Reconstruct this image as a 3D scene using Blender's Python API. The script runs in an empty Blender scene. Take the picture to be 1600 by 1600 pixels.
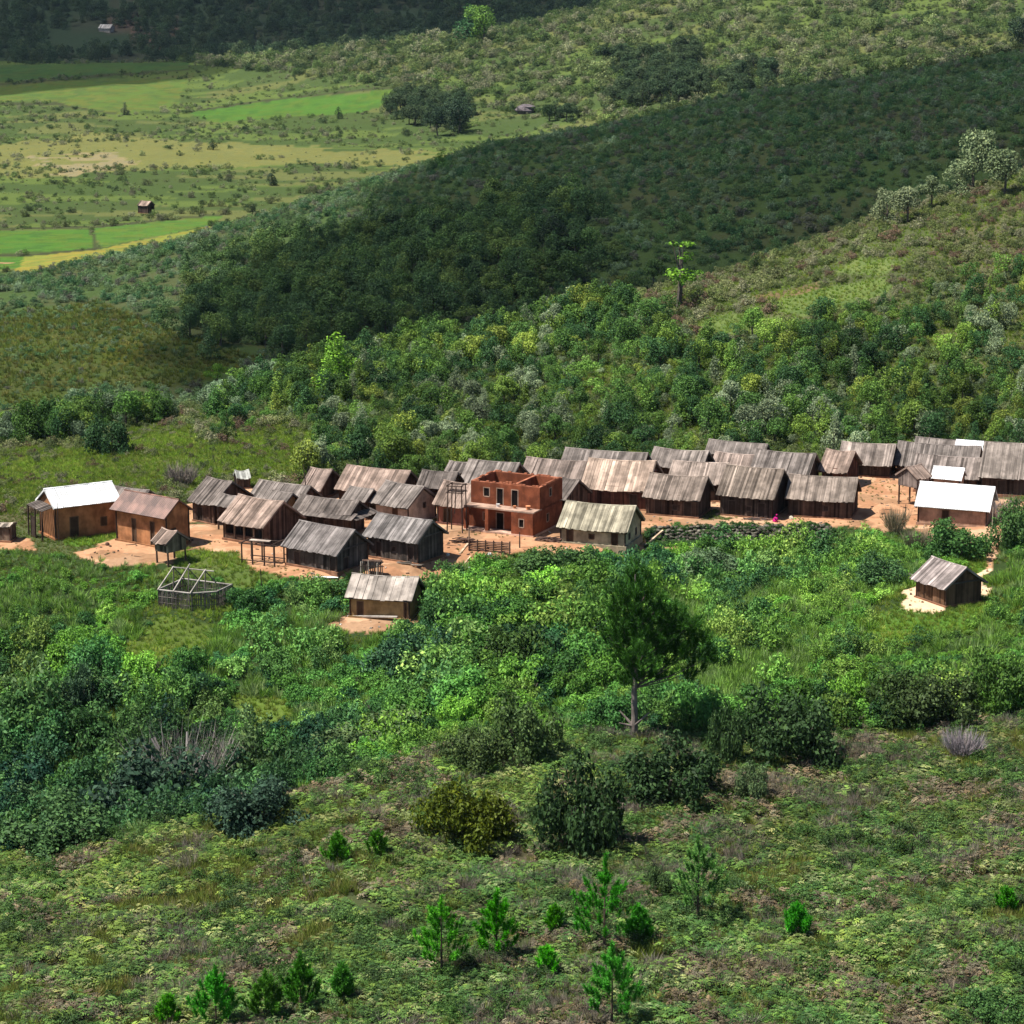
import bpy, math, random
import numpy as np
from mathutils import Vector, Matrix

# ------------------------------------------------------------------ camera, sky, sun, exposure
SC = bpy.context.scene
COL = SC.collection
CAMZ = 46.0
PITCH = math.radians(13.0)
FPX = 3763.0                      # focal length in pixels of a 1600 px wide frame
cam_d = bpy.data.cameras.new('camera')
cam_d.sensor_width = 36.0
cam_d.lens = 36.0 * FPX / 1600.0
cam_d.clip_start = 0.5
cam_d.clip_end = 8000.0
cam = bpy.data.objects.new('camera', cam_d)
cam.location = (0, 0, CAMZ)
cam.rotation_euler = (math.pi / 2 - PITCH, 0, 0)
COL.objects.link(cam)
SC.camera = cam

SUN_DIR = Vector((-0.45, -0.12, 0.885)).normalized()      # towards the sun
sun_el = math.asin(SUN_DIR.z)
sun_az = math.atan2(SUN_DIR.x, SUN_DIR.y)
world = bpy.data.worlds.new('World')
SC.world = world
world.use_nodes = True
wn = world.node_tree
sky = wn.nodes.new('ShaderNodeTexSky')
sky.sky_type = 'NISHITA'
sky.sun_disc = False
sky.sun_elevation = sun_el
sky.sun_rotation = sun_az
sky.altitude = 1200
wn.links.new(sky.outputs[0], wn.nodes['Background'].inputs[0])
wn.nodes['Background'].inputs[1].default_value = 0.066
sun_d = bpy.data.lights.new('sun', 'SUN')
sun_d.energy = 5.0
sun_d.angle = math.radians(0.5)
sun_d.color = (1.0, 0.955, 0.88)
sun = bpy.data.objects.new('sun', sun_d)
sun.rotation_euler = SUN_DIR.to_track_quat('Z', 'Y').to_euler()
sun.location = (-60, -30, 160)
COL.objects.link(sun)
SC.view_settings.view_transform = 'Standard'
SC.view_settings.look = 'None'
SC.view_settings.gamma = 1.0
SC.view_settings.use_curve_mapping = False
SC.view_settings.exposure = 0.98
SC.render.engine = 'CYCLES'
SC.cycles.max_bounces = 5
SC.cycles.diffuse_bounces = 3
SC.cycles.transmission_bounces = 3
SC.cycles.transparent_max_bounces = 4
SC.cycles.use_denoising = True
HAZE = 0.00002

# ------------------------------------------------------------------ pixel <-> world
cP, sP = math.cos(PITCH), math.sin(PITCH)
def raydir(px, py):
    a = (px - 800.0) / FPX
    b = -(py - 800.0) / FPX
    return a, cP + b * sP, -sP + b * cP
def at_depth(px, py, Y):
    dx, dy, dz = raydir(px, py)
    k = Y / dy
    return dx * k, Y, CAMZ + dz * k
def project(X, Y, Z):
    rz = Z - CAMZ
    w = Y * cP - rz * sP
    return 800 + FPX * X / w, 800 - FPX * (Y * sP + rz * cP) / w

# ------------------------------------------------------------------ noise
def _hash(ix, iy, seed):
    h = (ix.astype(np.int64) * 374761393 + iy.astype(np.int64) * 668265263 + seed * 1442695041) & 0x7fffffff
    h = ((h ^ (h >> 13)) * 1274126177) & 0x7fffffff
    h = (h ^ (h >> 16)) & 0xffffff
    return h / float(0xffffff)
def vnoise(x, y, seed=0):
    x = np.asarray(x, float); y = np.asarray(y, float)
    xi, yi = np.floor(x), np.floor(y)
    fx, fy = x - xi, y - yi
    fx = fx * fx * (3 - 2 * fx); fy = fy * fy * (3 - 2 * fy)
    a = _hash(xi, yi, seed); b = _hash(xi + 1, yi, seed)
    c = _hash(xi, yi + 1, seed); d = _hash(xi + 1, yi + 1, seed)
    return (a * (1 - fx) + b * fx) * (1 - fy) + (c * (1 - fx) + d * fx) * fy
def fbm(x, y, scale, seed=0, octaves=3):
    s, amp, tot, f = 0.0, 1.0, 0.0, 1.0 / scale
    for o in range(octaves):
        s = s + amp * vnoise(np.asarray(x) * f + 17.3 * o, np.asarray(y) * f - 9.1 * o, seed + o * 31)
        tot += amp; amp *= 0.5; f *= 2.03
    return s / tot                                             # 0..1, mean .5
def sstep(a, b, x):
    t = np.clip((x - a) / (b - a), 0, 1)
    return t * t * (3 - 2 * t)

# ------------------------------------------------------------------ terrain: valley and ridge lines, each a curve across the view
FEAT = [
 ('near0',  'z', [(0, 6, 41.5), (1600, 6, 41.5)]),
 ('near1',  'z', [(0, 30, 26), (1600, 30, 27)]),
 ('near2',  'z', [(0, 62, 9), (1600, 62, 10)]),
 ('bottom', 'r', [(-300, 96, 1650), (1900, 96, 1650)]),
 ('crest',  'r', [(-300, 122, 1390), (0, 125, 1350), (200, 127, 1322), (400, 130, 1275), (560, 133, 1215), (720, 137, 1180), (1000, 140, 1160), (1300, 142, 1165), (1600, 143, 1125), (1900, 143, 1100)]),
 ('gully',  'r', [(-300, 141, 1390), (0, 141, 1348), (200, 142, 1320), (400, 144, 1275), (560, 146, 1195), (720, 148, 1135), (1000, 150, 1105), (1300, 151, 1095), (1600, 151, 1070), (1900, 151, 1050)]),
 ('lush',   'r', [(-300, 166, 1040), (0, 166, 1040), (400, 166, 1030), (800, 168, 985), (1200, 169, 968), (1450, 169, 945), (1600, 169, 930), (1900, 169, 900)]),
 ('foot',   'z', [(-300, 184, -0.5), (0, 184, -0.5), (150, 181, -0.5), (300, 179, -0.5), (450, 177, -0.6), (600, 178.0, -0.6), (700, 181, -0.6), (800, 184, -0.6), (900, 185, -0.5), (985, 187.0, -0.6), (1015, 193.0, -1.1), (1150, 193.6, -1.2), (1290, 193.8, -1.1), (1330, 193.0, -0.5), (1420, 189, -0.4), (1500, 185, -.2), (1560, 184, 0.0), (1600, 184, 0.6), (1900, 184, 1)]),
 ('front',  'z', [(-300, 186, 0), (0, 186, 0), (150, 183.5, 0), (300, 181, 0), (450, 179, 0), (600, 180, 0), (700, 183, 0), (800, 186, 0), (900, 187, 0), (985, 188.6, 0), (1015, 194.2, 0), (1150, 194.8, 0), (1290, 195, 0), (1330, 194.6, 0), (1420, 191, 0), (1500, 188, 0.1), (1560, 187, 0.4), (1600, 187, 1.0), (1900, 187, 3)]),
 ('back',   'z', [(-300, 197, 0), (0, 198, 0), (200, 200.5, 0), (300, 203, 0), (380, 211, 0), (450, 206, 0), (600, 209, 0), (720, 212, 0), (870, 213, 0), (950, 217, 0), (1150, 221, 0), (1350, 218, 0), (1484, 222, .2), (1600, 216, .4), (1900, 216, 3)]),
 ('ridge1', 'r', [(-300, 252, 715), (0, 255, 695), (200, 262, 660), (400, 272, 622), (600, 281, 570), (800, 290, 522), (1000, 296, 464), (1200, 300, 410), (1400, 306, 338), (1600, 312, 270), (1900, 316, 200)]),
 ('dip1',   'z', [(-300, 278, -9), (0, 278, -8.4), (400, 300, -8), (800, 332, -9), (1200, 340, -5), (1600, 350, 3), (1900, 350, 8)]),
 ('mid2',   'r', [(-300, 330, 585), (0, 330, 562), (400, 352, 502), (800, 390, 392), (1200, 402, 285), (1600, 412, 185), (1900, 412, 120)]),
 ('ridge2', 'r', [(-300, 410, 478), (0, 420, 448), (200, 436, 402), (400, 452, 342), (600, 478, 285), (800, 500, 232), (1000, 512, 192), (1200, 520, 152), (1400, 526, 122), (1600, 530, 92), (1900, 530, 60)]),
 ('vale',   'z', [(-300, 486, -14), (0, 486, -14), (200, 510, -14), (400, 560, -14), (800, 640, -14), (1000, 640, -8), (1200, 640, 2), (1600, 660, 12), (1900, 660, 16)]),
 ('valley', 'r', [(-300, 734, 250), (0, 734, 250), (400, 734, 250), (600, 770, 232), (800, 800, 212), (900, 790, 205), (1000, 770, 188), (1200, 760, 165), (1600, 780, 105), (1900, 780, 70)]),
 ('upper',  'r', [(-300, 1000, 142), (0, 1000, 142), (300, 960, 150), (500, 930, 148), (800, 910, 125), (1000, 900, 90), (1200, 900, 62), (1600, 900, 32), (1900, 900, 10)]),
 ('crest3', 'r', [(-300, 1150, 103), (0, 1150, 101), (300, 1100, 101), (400, 1080, 96), (550, 1070, 80), (700, 1060, 60), (800, 1056, 42), (960, 1050, 6), (1200, 1050, -50), (1600, 1050, -110), (1900, 1050, -130)]),
 ('dip3',   'r', [(-300, 1200, 92), (0, 1200, 92), (300, 1190, 98), (550, 1190, 92), (700, 1190, 80), (960, 1200, 40), (1200, 1200, -10), (1600, 1200, -80), (1900, 1200, -90)]),
 ('far',    'r', [(-300, 1700, -200), (0, 1700, -200), (800, 1700, -210), (1600, 1700, -240), (1900, 1700, -240)]),
 ('end',    'r', [(-300, 2700, -260), (1900, 2700, -290)]),
]
FN = [f[0] for f in FEAT]
TG = np.linspace(-0.5, 0.5, 1001)
FY, FZ = [], []
for nm, mode, pts in FEAT:
    ts, ys, zs = [], [], []
    for px, Y, v in pts:
        if mode == 'r':
            x, _, z = at_depth(px, v, Y)
        else:
            z = v
            w = Y * cP - (z - CAMZ) * sP
            x = (px - 800.0) / FPX * w
        ts.append(x / Y); ys.append(Y); zs.append(z)
    yy = np.interp(TG, ts, ys); zz = np.interp(TG, ts, zs)
    kw = 9 if nm in ('foot', 'front') else 25
    ker = np.hanning(kw + 2)[1:-1]; ker /= ker.sum()
    pad = kw // 2
    yy = np.convolve(np.pad(yy, pad, mode='edge'), ker, 'valid')
    zz = np.convolve(np.pad(zz, pad, mode='edge'), ker, 'valid')
    FY.append(yy); FZ.append(zz)
FY = np.array(FY); FZ = np.array(FZ)

def fline(name, t):
    return np.interp(t, TG, FY[FN.index(name)])

PADS = []           # (x, y, r_flat, r_blend, z)
def height(X, Y, pads=True):
    X = np.atleast_1d(np.asarray(X, float)); Y = np.atleast_1d(np.asarray(Y, float))
    Yc = np.maximum(Y, 6.01)
    t = np.clip(X / Yc, -0.5, 0.5)
    K = len(FY)
    yk = np.stack([np.interp(t, TG, FY[k]) for k in range(K)], 1)
    zk = np.stack([np.interp(t, TG, FZ[k]) for k in range(K)], 1)
    h = np.diff(yk, axis=1); d = np.diff(zk, axis=1) / h
    m = np.zeros_like(zk)
    same = d[:, :-1] * d[:, 1:] > 0
    m[:, 1:-1] = np.where(same, 2 * d[:, :-1] * d[:, 1:] / np.where(same, d[:, :-1] + d[:, 1:], 1), 0)
    m[:, 0] = d[:, 0]; m[:, -1] = d[:, -1]
    i = np.clip((Yc[:, None] >= yk).sum(1) - 1, 0, K - 2)
    r = np.arange(len(X))
    hh = h[r, i]; u = np.clip((Yc - yk[r, i]) / hh, 0, 1)
    z = ((1 + 2 * u) * (1 - u) ** 2 * zk[r, i] + u * (1 - u) ** 2 * hh * m[r, i]
         + u * u * (3 - 2 * u) * zk[r, i + 1] + u * u * (u - 1) * hh * m[r, i + 1])
    yf, yb = yk[:, FN.index('foot')], yk[:, FN.index('back')]
    vill = sstep(yf - 6, yf - 1, Yc) * (1 - sstep(yb + 1, yb + 9, Yc))
    yv, yu = yk[:, FN.index('vale')], yk[:, FN.index('valley')]
    flat = sstep(yv - 25, yv, Yc) * (1 - sstep(yu - 40, yu + 60, Yc)) * (1 - sstep(-0.02, 0.04, t))
    n1 = (fbm(X, Y, 11.0, 3, 3) - 0.5) * 1.1
    n2 = (fbm(X, Y, 55.0, 8, 3) - 0.5) * 4.6 * sstep(230, 420, Yc)
    n3 = (fbm(X, Y, 190.0, 12, 2) - 0.5) * 30.0 * sstep(1150, 1500, Yc)
    z = z + (n1 * sstep(60, 90, Yc) + n2) * (1 - vill) * (1 - 0.93 * flat) + n3
    z = z + vill * (fbm(X, Y, 3.0, 21, 2) - 0.5) * 0.10
    if pads:
        for (x0, y0, r0, r1, zp) in PADS:
            dist = np.hypot(X - x0, Y - y0)
            w = 1 - sstep(r0, r1, dist)
            z = z * (1 - w) + zp * w
    return z
def hz(x, y):
    return float(height([x], [y])[0])
_YS = np.concatenate([np.arange(80, 330, 0.25), np.arange(330, 620, 1.0), np.arange(620, 2600, 3.0)])
def ground_at(px, py, up=0.0, ymin=80.0):
    """world point seen at this place of the view, UP metres above the ground"""
    dx, dy, dz = raydir(px, py)
    ys = _YS[_YS >= ymin]
    zr = CAMZ + dz / dy * ys
    g = height(dx / dy * ys, ys) + up - zr
    k = np.argmax(g >= 0)
    if g[k] < 0:
        k = len(ys) - 1
    if k > 0:
        f = g[k - 1] / (g[k - 1] - g[k]) if g[k] != g[k - 1] else 0
        Y = ys[k - 1] + (ys[k] - ys[k - 1]) * min(max(f, 0), 1)
    else:
        Y = ys[0]
    x = dx / dy * Y
    return x, Y, CAMZ + dz / dy * Y
def add_pad(px, py, r0, r1, dz=0.0):
    x, y, z = ground_at(px, py, ymin=150)
    PADS.append((x, y, r0, r1, z + dz))
    return x, y, z + dz
PAD_TAN = add_pad(592, 962, 3.6, 6.5)
PAD_HUT = add_pad(1484, 938, 3.6, 6.0)
PAD_FRAME = add_pad(306, 945, 3.2, 5.5)

# running horizon table for skipping what no step to the side could bring into view
_tt = np.linspace(-0.3, 0.3, 241)
_yy = np.concatenate([np.arange(85, 320, 2.0), np.arange(320, 1200, 5.0), np.arange(1200, 1800, 20.0)])
_TT, _YY = np.meshgrid(_tt, _yy, indexing='ij')
_ZZ = height((_TT * _YY).ravel(), _YY.ravel()).reshape(_TT.shape)
_RUN = np.maximum.accumulate((_ZZ - CAMZ) / _YY, axis=1)
def visible(X, Y, Z, top=3.0, slack=0.004):
    t = X / Y
    i = np.clip(np.searchsorted(_tt, t), 0, len(_tt) - 1)
    j = np.clip(np.searchsorted(_yy, Y) - 1, 0, len(_yy) - 1)
    return (Z + top - CAMZ) / Y > _RUN[i, j] - slack

def inpoly(px, py, poly):
    px = np.asarray(px, float); py = np.asarray(py, float)
    inside = np.zeros(px.shape, bool)
    n = len(poly); j = n - 1
    for i in range(n):
        xi, yi = poly[i]; xj, yj = poly[j]
        cond = ((yi > py) != (yj > py)) & (px < (xj - xi) * (py - yi) / (yj - yi + 1e-9) + xi)
        inside ^= cond; j = i
    return inside

# ground patches, read off the place: (outline as seen, zone)
SOIL = [
 [(-80, 838), (46, 840), (60, 858), (-80, 856)],
 [(110, 862), (185, 846), (262, 840), (300, 842), (345, 820), (470, 830), (560, 850), (720, 838), (735, 860), (700, 892), (655, 905), (600, 905), (520, 905), (440, 902), (390, 888), (370, 862), (300, 860), (250, 868), (238, 885), (165, 888), (120, 872)],
 [(700, 838), (880, 838), (1010, 850), (1000, 868), (950, 874), (860, 868), (800, 862), (730, 880), (690, 890)],
 [(990, 850), (1130, 848), (1285, 838), (1300, 845), (1215, 858), (1090, 862), (985, 868)],
 [(505, 978), (530, 955), (640, 952), (672, 962), (655, 980), (580, 990)],
 [(1400, 944), (1408, 924), (1436, 914), (1458, 916), (1475, 958), (1440, 962), (1410, 958)],
 [(1445, 822), (1550, 818), (1560, 836), (1535, 838), (1500, 826), (1450, 828)],
 [(200, 1060), (222, 1054), (232, 1064), (212, 1071)],
 [(805, 912), (850, 903), (860, 912), (820, 922)],
 [(640, 900), (690, 890), (700, 905), (650, 915)],
]
PATHS = [[(1545, 838), (1558, 852), (1553, 868), (1540, 884), (1527, 898), (1530, 915), (1545, 925)],
         [(1420, 800), (1440, 826), (1460, 835)]]
PADDY = [
 ([(-60, 364), (140, 358), (152, 388), (-60, 400)], (.055, .118, .022)),
 ([(143, 357), (352, 335), (332, 351), (158, 387)], (.062, .122, .024)),
 ([(34, 402), (155, 389), (331, 353), (255, 390), (110, 422), (24, 425)], (.15, .165, .034)),
 ([(-60, 402), (40, 401), (28, 419), (-60, 426)], (.055, .118, .022)),
 ([(296, 176), (440, 156), (662, 135), (650, 150), (560, 176), (330, 191)], (.055, .115, .022)),
 ([(768, 228), (930, 204), (905, 222), (780, 244)], (.070, .118, .028)),
 ([(-60, 102), (302, 97), (292, 108), (-60, 133)], (.045, .085, .024)),
 ([(-60, 140), (160, 122), (290, 125), (280, 165), (180, 180), (60, 160), (-60, 160)], (.07, .108, .026)),
]
BUNDS = [[(298, 174), (440, 154), (640, 134)], [(-40, 137), (120, 122), (295, 108)], [(142, 357), (150, 388)], [(-40, 401), (60, 398), (155, 388)], [(768, 226), (850, 212), (935, 203)], [(-40, 360), (150, 355), (350, 334)], [(-40, 163), (90, 162), (190, 180)]]
DRY = [
 ([(-60, 228), (400, 222), (700, 238), (690, 262), (400, 258), (200, 262), (-60, 258)], (.135, .13, .042)),
 ([(40, 250), (200, 242), (160, 256), (90, 262)], (.20, .16, .085)),
 ([(185, 40), (270, 32), (262, 62), (230, 78), (180, 60)], (.095, .06, .045)),
]
FIELDS = [
 ([(1165, 465), (1280, 442), (1278, 458), (1200, 472)], (.12, .085, .045)),
 ([(1085, 512), (1130, 486), (1225, 496), (1215, 520), (1120, 528)], (.085, .115, .034)),
 ([(1190, 476), (1300, 446), (1390, 432), (1385, 460), (1290, 494), (1230, 492)], (.09, .12, .036)),
 ([(1290, 430), (1345, 402), (1420, 408), (1380, 430)], (.10, .125, .04)),
]
CLEAR = [  # grassy openings on the slopes
 ([(-80, 800), (-80, 705), (120, 700), (230, 660), (300, 668), (330, 700), (440, 660), (500, 700), (480, 745), (330, 770), (160, 760), (60, 790)], (.085, .125, .028)),
 ([(-80, 620), (-80, 500), (150, 470), (330, 540), (420, 560), (300, 600), (150, 610), (60, 640)], (.072, .098, .026)),  # ridge flank grass, darkened to stand in for dim shade there
 ([(150, 545), (190, 530), (235, 535), (235, 565), (170, 572)], (.095, .11, .022)),
 ([(1400, 950), (1470, 962), (1560, 940), (1500, 985), (1410, 1010), (1340, 1010), (1370, 960)], (.09, .19, .03)),
 ([(1490, 900), (1550, 838), (1545, 880), (1515, 900)], (.09, .19, .03)),
 ([(95, 850), (118, 828), (178, 814), (182, 842), (118, 858)], (.10, .19, .03)),
 ([(180, 1010), (250, 960), (330, 975), (330, 1000), (240, 1060), (170, 1060)], (.11, .16, .035)),
 ([(295, 860), (370, 862), (390, 890), (440, 905), (400, 930), (330, 905), (240, 900)], (.11, .16, .04)),
 ([(60, 1105), (170, 1090), (190, 1150), (90, 1150)], (.11, .17, .035)),
 ([(370, 1090), (450, 1085), (450, 1150), (380, 1140)], (.12, .18, .035)),
]
def pxpy(X, Y, Z, jit=5.0, seed=50):
    px, py = project(X, Y, Z)
    s = 240.0 / np.maximum(Y, 60)
    return (px + (fbm(X, Y, 2.4, seed, 2) - .5) * 2 * jit * s * 2.0, py + (fbm(X, Y, 2.4, seed + 7, 2) - .5) * 2 * jit * s)
def path_mask(px, py, path, wpx):
    best = np.full(px.shape, 1e9)
    for (x0, y0), (x1, y1) in zip(path[:-1], path[1:]):
        L2 = (x1 - x0) ** 2 + (y1 - y0) ** 2
        u = np.clip(((px - x0) * (x1 - x0) + (py - y0) * (y1 - y0)) / L2, 0, 1)
        best = np.minimum(best, np.hypot((px - x0 - u * (x1 - x0)), (py - y0 - u * (y1 - y0)) * 1.6))
    return best < wpx
def zones(X, Y):
    t = np.clip(X / Y, -0.5, 0.5)
    z = {n: fline(n, t) for n in FN}
    return z
def cover(X, Y, Z):
    """what the ground carries: soil mask, field mask, base colour"""
    zn = zones(X, Y)
    n = len(X)
    big = fbm(X, Y, 9.0, 71, 3); fine = fbm(X, Y, 1.6, 72, 2); wide = fbm(X, Y, 45.0, 73, 3)
    px, py = pxpy(X, Y, Z)
    colr = np.zeros((n, 3))
    def mix(mask, c, a=1.0):
        k = (np.asarray(mask, float) * a)[:, None]
        colr[:] = colr * (1 - k) + np.array(c) * k
    mix(np.ones(n), (.060, .072, .030))
    mix(sstep(.4, .7, big), (.085, .075, .040), .7)
    fg = Y < zn['crest'] + 3
    mix(fg, (.042, .052, .022)); mix(fg & (big > .55), (.065, .055, .034), .7)
    lush = (Y >= zn['crest'] + 3) & (Y < zn['front'])
    mix(lush, (.026, .042, .014))  # ground colour darkened for the shadow pockets between bushes
    soil = np.zeros(n, bool); field = np.zeros(n, bool)
    core = (Y > zn['front'] - .3) & (Y < zn['back'] - 1.0)
    lefty = (px < 150)
    soil |= core & ~lefty & (big + .25 * fine < .74)
    nearv = (Y > 140) & (Y < zn['back'])
    for p in SOIL:
        soil |= nearv & inpoly(px, py, p)
    for p in PATHS:
        soil |= nearv & path_mask(px, py, p, 8.0)
    r12 = (Y > zn['back'])
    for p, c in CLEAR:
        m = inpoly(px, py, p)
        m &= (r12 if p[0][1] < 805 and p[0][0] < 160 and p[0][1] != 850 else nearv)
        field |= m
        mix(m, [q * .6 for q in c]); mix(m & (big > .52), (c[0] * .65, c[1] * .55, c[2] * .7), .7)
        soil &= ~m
    r1 = (Y > zn['back']) & (Y < zn['ridge1'] + 8)
    for p, c in FIELDS:
        m = r1 & inpoly(px, py, p); field |= m; mix(m, c); mix(m & (fine > .55), (c[0] * .7, c[1] * .8, c[2] * .8), .7)
    val = (Y > zn['ridge2'] + 15)
    mix(val, (.074, .102, .028)); mix(val & (wide > .56), (.092, .098, .036), .8); mix(val & (fbm(X, Y * 2.2, 26.0, 77, 3) > .50), (.042, .064, .022), .85)
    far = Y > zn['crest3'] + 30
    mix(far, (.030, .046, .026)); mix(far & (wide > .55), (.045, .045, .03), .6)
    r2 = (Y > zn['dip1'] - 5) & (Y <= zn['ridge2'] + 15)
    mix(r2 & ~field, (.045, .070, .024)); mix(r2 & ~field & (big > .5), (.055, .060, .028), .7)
    for p, c in DRY:
        m = val & inpoly(px + (wide - .5) * 120, py + (wide - .5) * 60 + (big - .5) * 16, p); mix(m, c, .8); mix(m & (fine > .5), (c[0] * .8, c[1] * .9, c[2]), .6)
    paddy = np.zeros(n, bool)
    for p, c in PADDY:
        a, b = project(X, Y, Z)
        m = val & inpoly(a + (fbm(X, Y, 14., 5, 2) - .5) * 10, b + (fbm(X, Y, 14., 6, 2) - .5) * 3, p)
        paddy |= m; mix(m, c); mix(m & (fbm(X, Y * 2.5, 9.0, 44, 3) > .52), (c[0] * 1.3, c[1] * .92, c[2]), .7); mix(m & (fbm(X, Y * 2.5, 5.0, 45, 2) > .62), (c[0] * .7, c[1] * .75, c[2]), .6)
    if True:
        a, b = project(X, Y, Z)
        for bl in BUNDS: mix(val & path_mask(a, b + (fbm(X, Y, 20., 9, 2) - .5) * 4, bl, 2.6), (.042, .046, .024), .9)
    mix(soil, (.37, .205, .115)); mix(soil & (big > .5), (.43, .27, .168), .8); mix(soil & (fine > .56), (.27, .135, .072), .75); mix(soil & (fbm(X, Y, 4.0, 76, 3) > .60), (.19, .115, .065), .6)
    mix(soil & (Y < 187) & (px > 980) & (px < 1320), (.32, .21, .11), .7)
    hp = soil & (Y < 180) & (px > 1390)
    mix(hp, (.55, .39, .25))
    return soil, field, paddy, np.clip(colr, 0, 1), px, py, zn

# ------------------------------------------------------------------ materials
def new_mat(name):
    m = bpy.data.materials.new(name); m.use_nodes = True
    nt = m.node_tree
    return m, nt, nt.nodes['Principled BSDF'], nt.nodes, nt.links
def N(nodes, kind, **kw):
    n = nodes.new(kind)
    for k, v in kw.items():
        setattr(n, k, v)
    return n
def math_node(nodes, links, op, a, b):
    n = N(nodes, 'ShaderNodeMath', operation=op)
    for s, v in zip(n.inputs, (a, b)):
        if isinstance(v, (int, float)): s.default_value = v
        else: links.new(v, s)
    return n.outputs[0]
def scale_col(nodes, links, col, fac):
    n = N(nodes, 'ShaderNodeVectorMath', operation='SCALE')
    if isinstance(col, tuple): n.inputs[0].default_value = col
    else: links.new(col, n.inputs[0])
    if isinstance(fac, (int, float)): n.inputs['Scale'].default_value = fac
    else: links.new(fac, n.inputs['Scale'])
    return n.outputs[0]
def mix_col(nodes, links, fac, a, b):
    n = N(nodes, 'ShaderNodeMix', data_type='RGBA')
    for s, v in ((n.inputs[0], fac), (n.inputs[6], a), (n.inputs[7], b)):
        if isinstance(v, (int, float)): s.default_value = v
        elif isinstance(v, tuple): s.default_value = (*v, 1)
        else: links.new(v, s)
    return n.outputs[2]
def noise_node(nodes, links, scale, detail=3, vec=None, rough=.6):
    n = N(nodes, 'ShaderNodeTexNoise'); n.inputs['Scale'].default_value = scale
    n.inputs['Detail'].default_value = detail; n.inputs['Roughness'].default_value = rough
    if vec is not None: links.new(vec, n.inputs['Vector'])
    return n.outputs['Fac']
def ramp(nodes, links, fac, lo, hi):
    n = N(nodes, 'ShaderNodeMapRange'); n.interpolation_type = 'SMOOTHSTEP'
    n.inputs[1].default_value = lo; n.inputs[2].default_value = hi
    links.new(fac, n.inputs[0]); return n.outputs[0]
def bump(nodes, links, bsdf, h, strength, dist):
    b = N(nodes, 'ShaderNodeBump'); b.inputs['Strength'].default_value = strength; b.inputs['Distance'].default_value = dist
    links.new(h, b.inputs['Height']); links.new(b.outputs[0], bsdf.inputs['Normal'])
def coords(nodes, links, sc):
    tc = N(nodes, 'ShaderNodeTexCoord'); mp = N(nodes, 'ShaderNodeMapping'); mp.inputs['Scale'].default_value = sc
    links.new(tc.outputs['Object'], mp.inputs[0]); return mp.outputs[0]

def leaf_material(name, rough, transl, spec, sat=1.12):
    m, nt, b, nodes, links = new_mat(name)
    at = N(nodes, 'ShaderNodeAttribute', attribute_type='INSTANCER', attribute_name='tint')
    lv = N(nodes, 'ShaderNodeAttribute', attribute_type='GEOMETRY', attribute_name='leafv')
    oi = N(nodes, 'ShaderNodeObjectInfo')
    f = math_node(nodes, links, 'MULTIPLY_ADD', lv.outputs['Fac'], 1.0); nodes[-1].inputs[2].default_value = 0.5
    r = math_node(nodes, links, 'MULTIPLY_ADD', oi.outputs['Random'], 0.4); nodes[-1].inputs[2].default_value = 0.8
    f = math_node(nodes, links, 'MULTIPLY', f, r)
    c = scale_col(nodes, links, at.outputs['Color'], f)
    yel = math_node(nodes, links, 'MULTIPLY', ramp(nodes, links, lv.outputs['Fac'], .72, 1.0), .35)
    c2 = N(nodes, 'ShaderNodeVectorMath', operation='MULTIPLY'); links.new(c, c2.inputs[0]); c2.inputs[1].default_value = (1.45, 1.1, .8)
    c = mix_col(nodes, links, yel, c, c2.outputs[0])
    hs = N(nodes, 'ShaderNodeHueSaturation'); hs.inputs['Saturation'].default_value = sat; links.new(c, hs.inputs['Color']); c = hs.outputs[0]
    links.new(c, b.inputs['Base Color'])
    b.inputs['Roughness'].default_value = rough
    b.inputs['Specular IOR Level'].default_value = spec
    if transl > 0:
        tr = N(nodes, 'ShaderNodeBsdfTranslucent'); links.new(c, tr.inputs[0])
        mx = N(nodes, 'ShaderNodeMixShader'); mx.inputs[0].default_value = transl
        links.new(b.outputs[0], mx.inputs[1]); links.new(tr.outputs[0], mx.inputs[2])
        links.new(mx.outputs[0], nodes['Material Output'].inputs[0])
    return m
M_LEAF = leaf_material('leaf', .55, .24, .10)
M_FERN = leaf_material('fern_leaf', .6, .22, .10)
M_NEEDLE = leaf_material('needle', .5, .15, .12)
M_TWIG = leaf_material('twig', .9, 0, .1, 1.0)

def tinted(name, grain, rough=.85, streak=0.35, bumpd=.01, spec=.06, attr='OBJECT'):
    """weathered surface: the thing's own tint, each piece's own shade, grain and stains"""
    m, nt, b, nodes, links = new_mat(name)
    at = N(nodes, 'ShaderNodeAttribute', attribute_type=attr, attribute_name='tint')
    lv = N(nodes, 'ShaderNodeAttribute', attribute_type='GEOMETRY', attribute_name='leafv')
    v = coords(nodes, links, grain)
    n1 = noise_node(nodes, links, 1.0, 4, v)
    n2 = noise_node(nodes, links, 0.9, 3, coords(nodes, links, (1, 1, 1)))
    f = math_node(nodes, links, 'MULTIPLY_ADD', lv.outputs['Fac'], 1.3); nodes[-1].inputs[2].default_value = 0.3
    g = math_node(nodes, links, 'MULTIPLY_ADD', n1, 2 * streak); nodes[-1].inputs[2].default_value = 1 - streak
    k = math_node(nodes, links, 'MULTIPLY_ADD', ramp(nodes, links, n2, .35, .68), .55); nodes[-1].inputs[2].default_value = .6
    f = math_node(nodes, links, 'MULTIPLY', math_node(nodes, links, 'MULTIPLY', f, g), k)
    c = scale_col(nodes, links, at.outputs['Color'], f)
    links.new(c, b.inputs['Base Color']); b.inputs['Roughness'].default_value = rough
    b.inputs['Specular IOR Level'].default_value = spec
    bump(nodes, links, b, n1, .6, bumpd)
    return m
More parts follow.
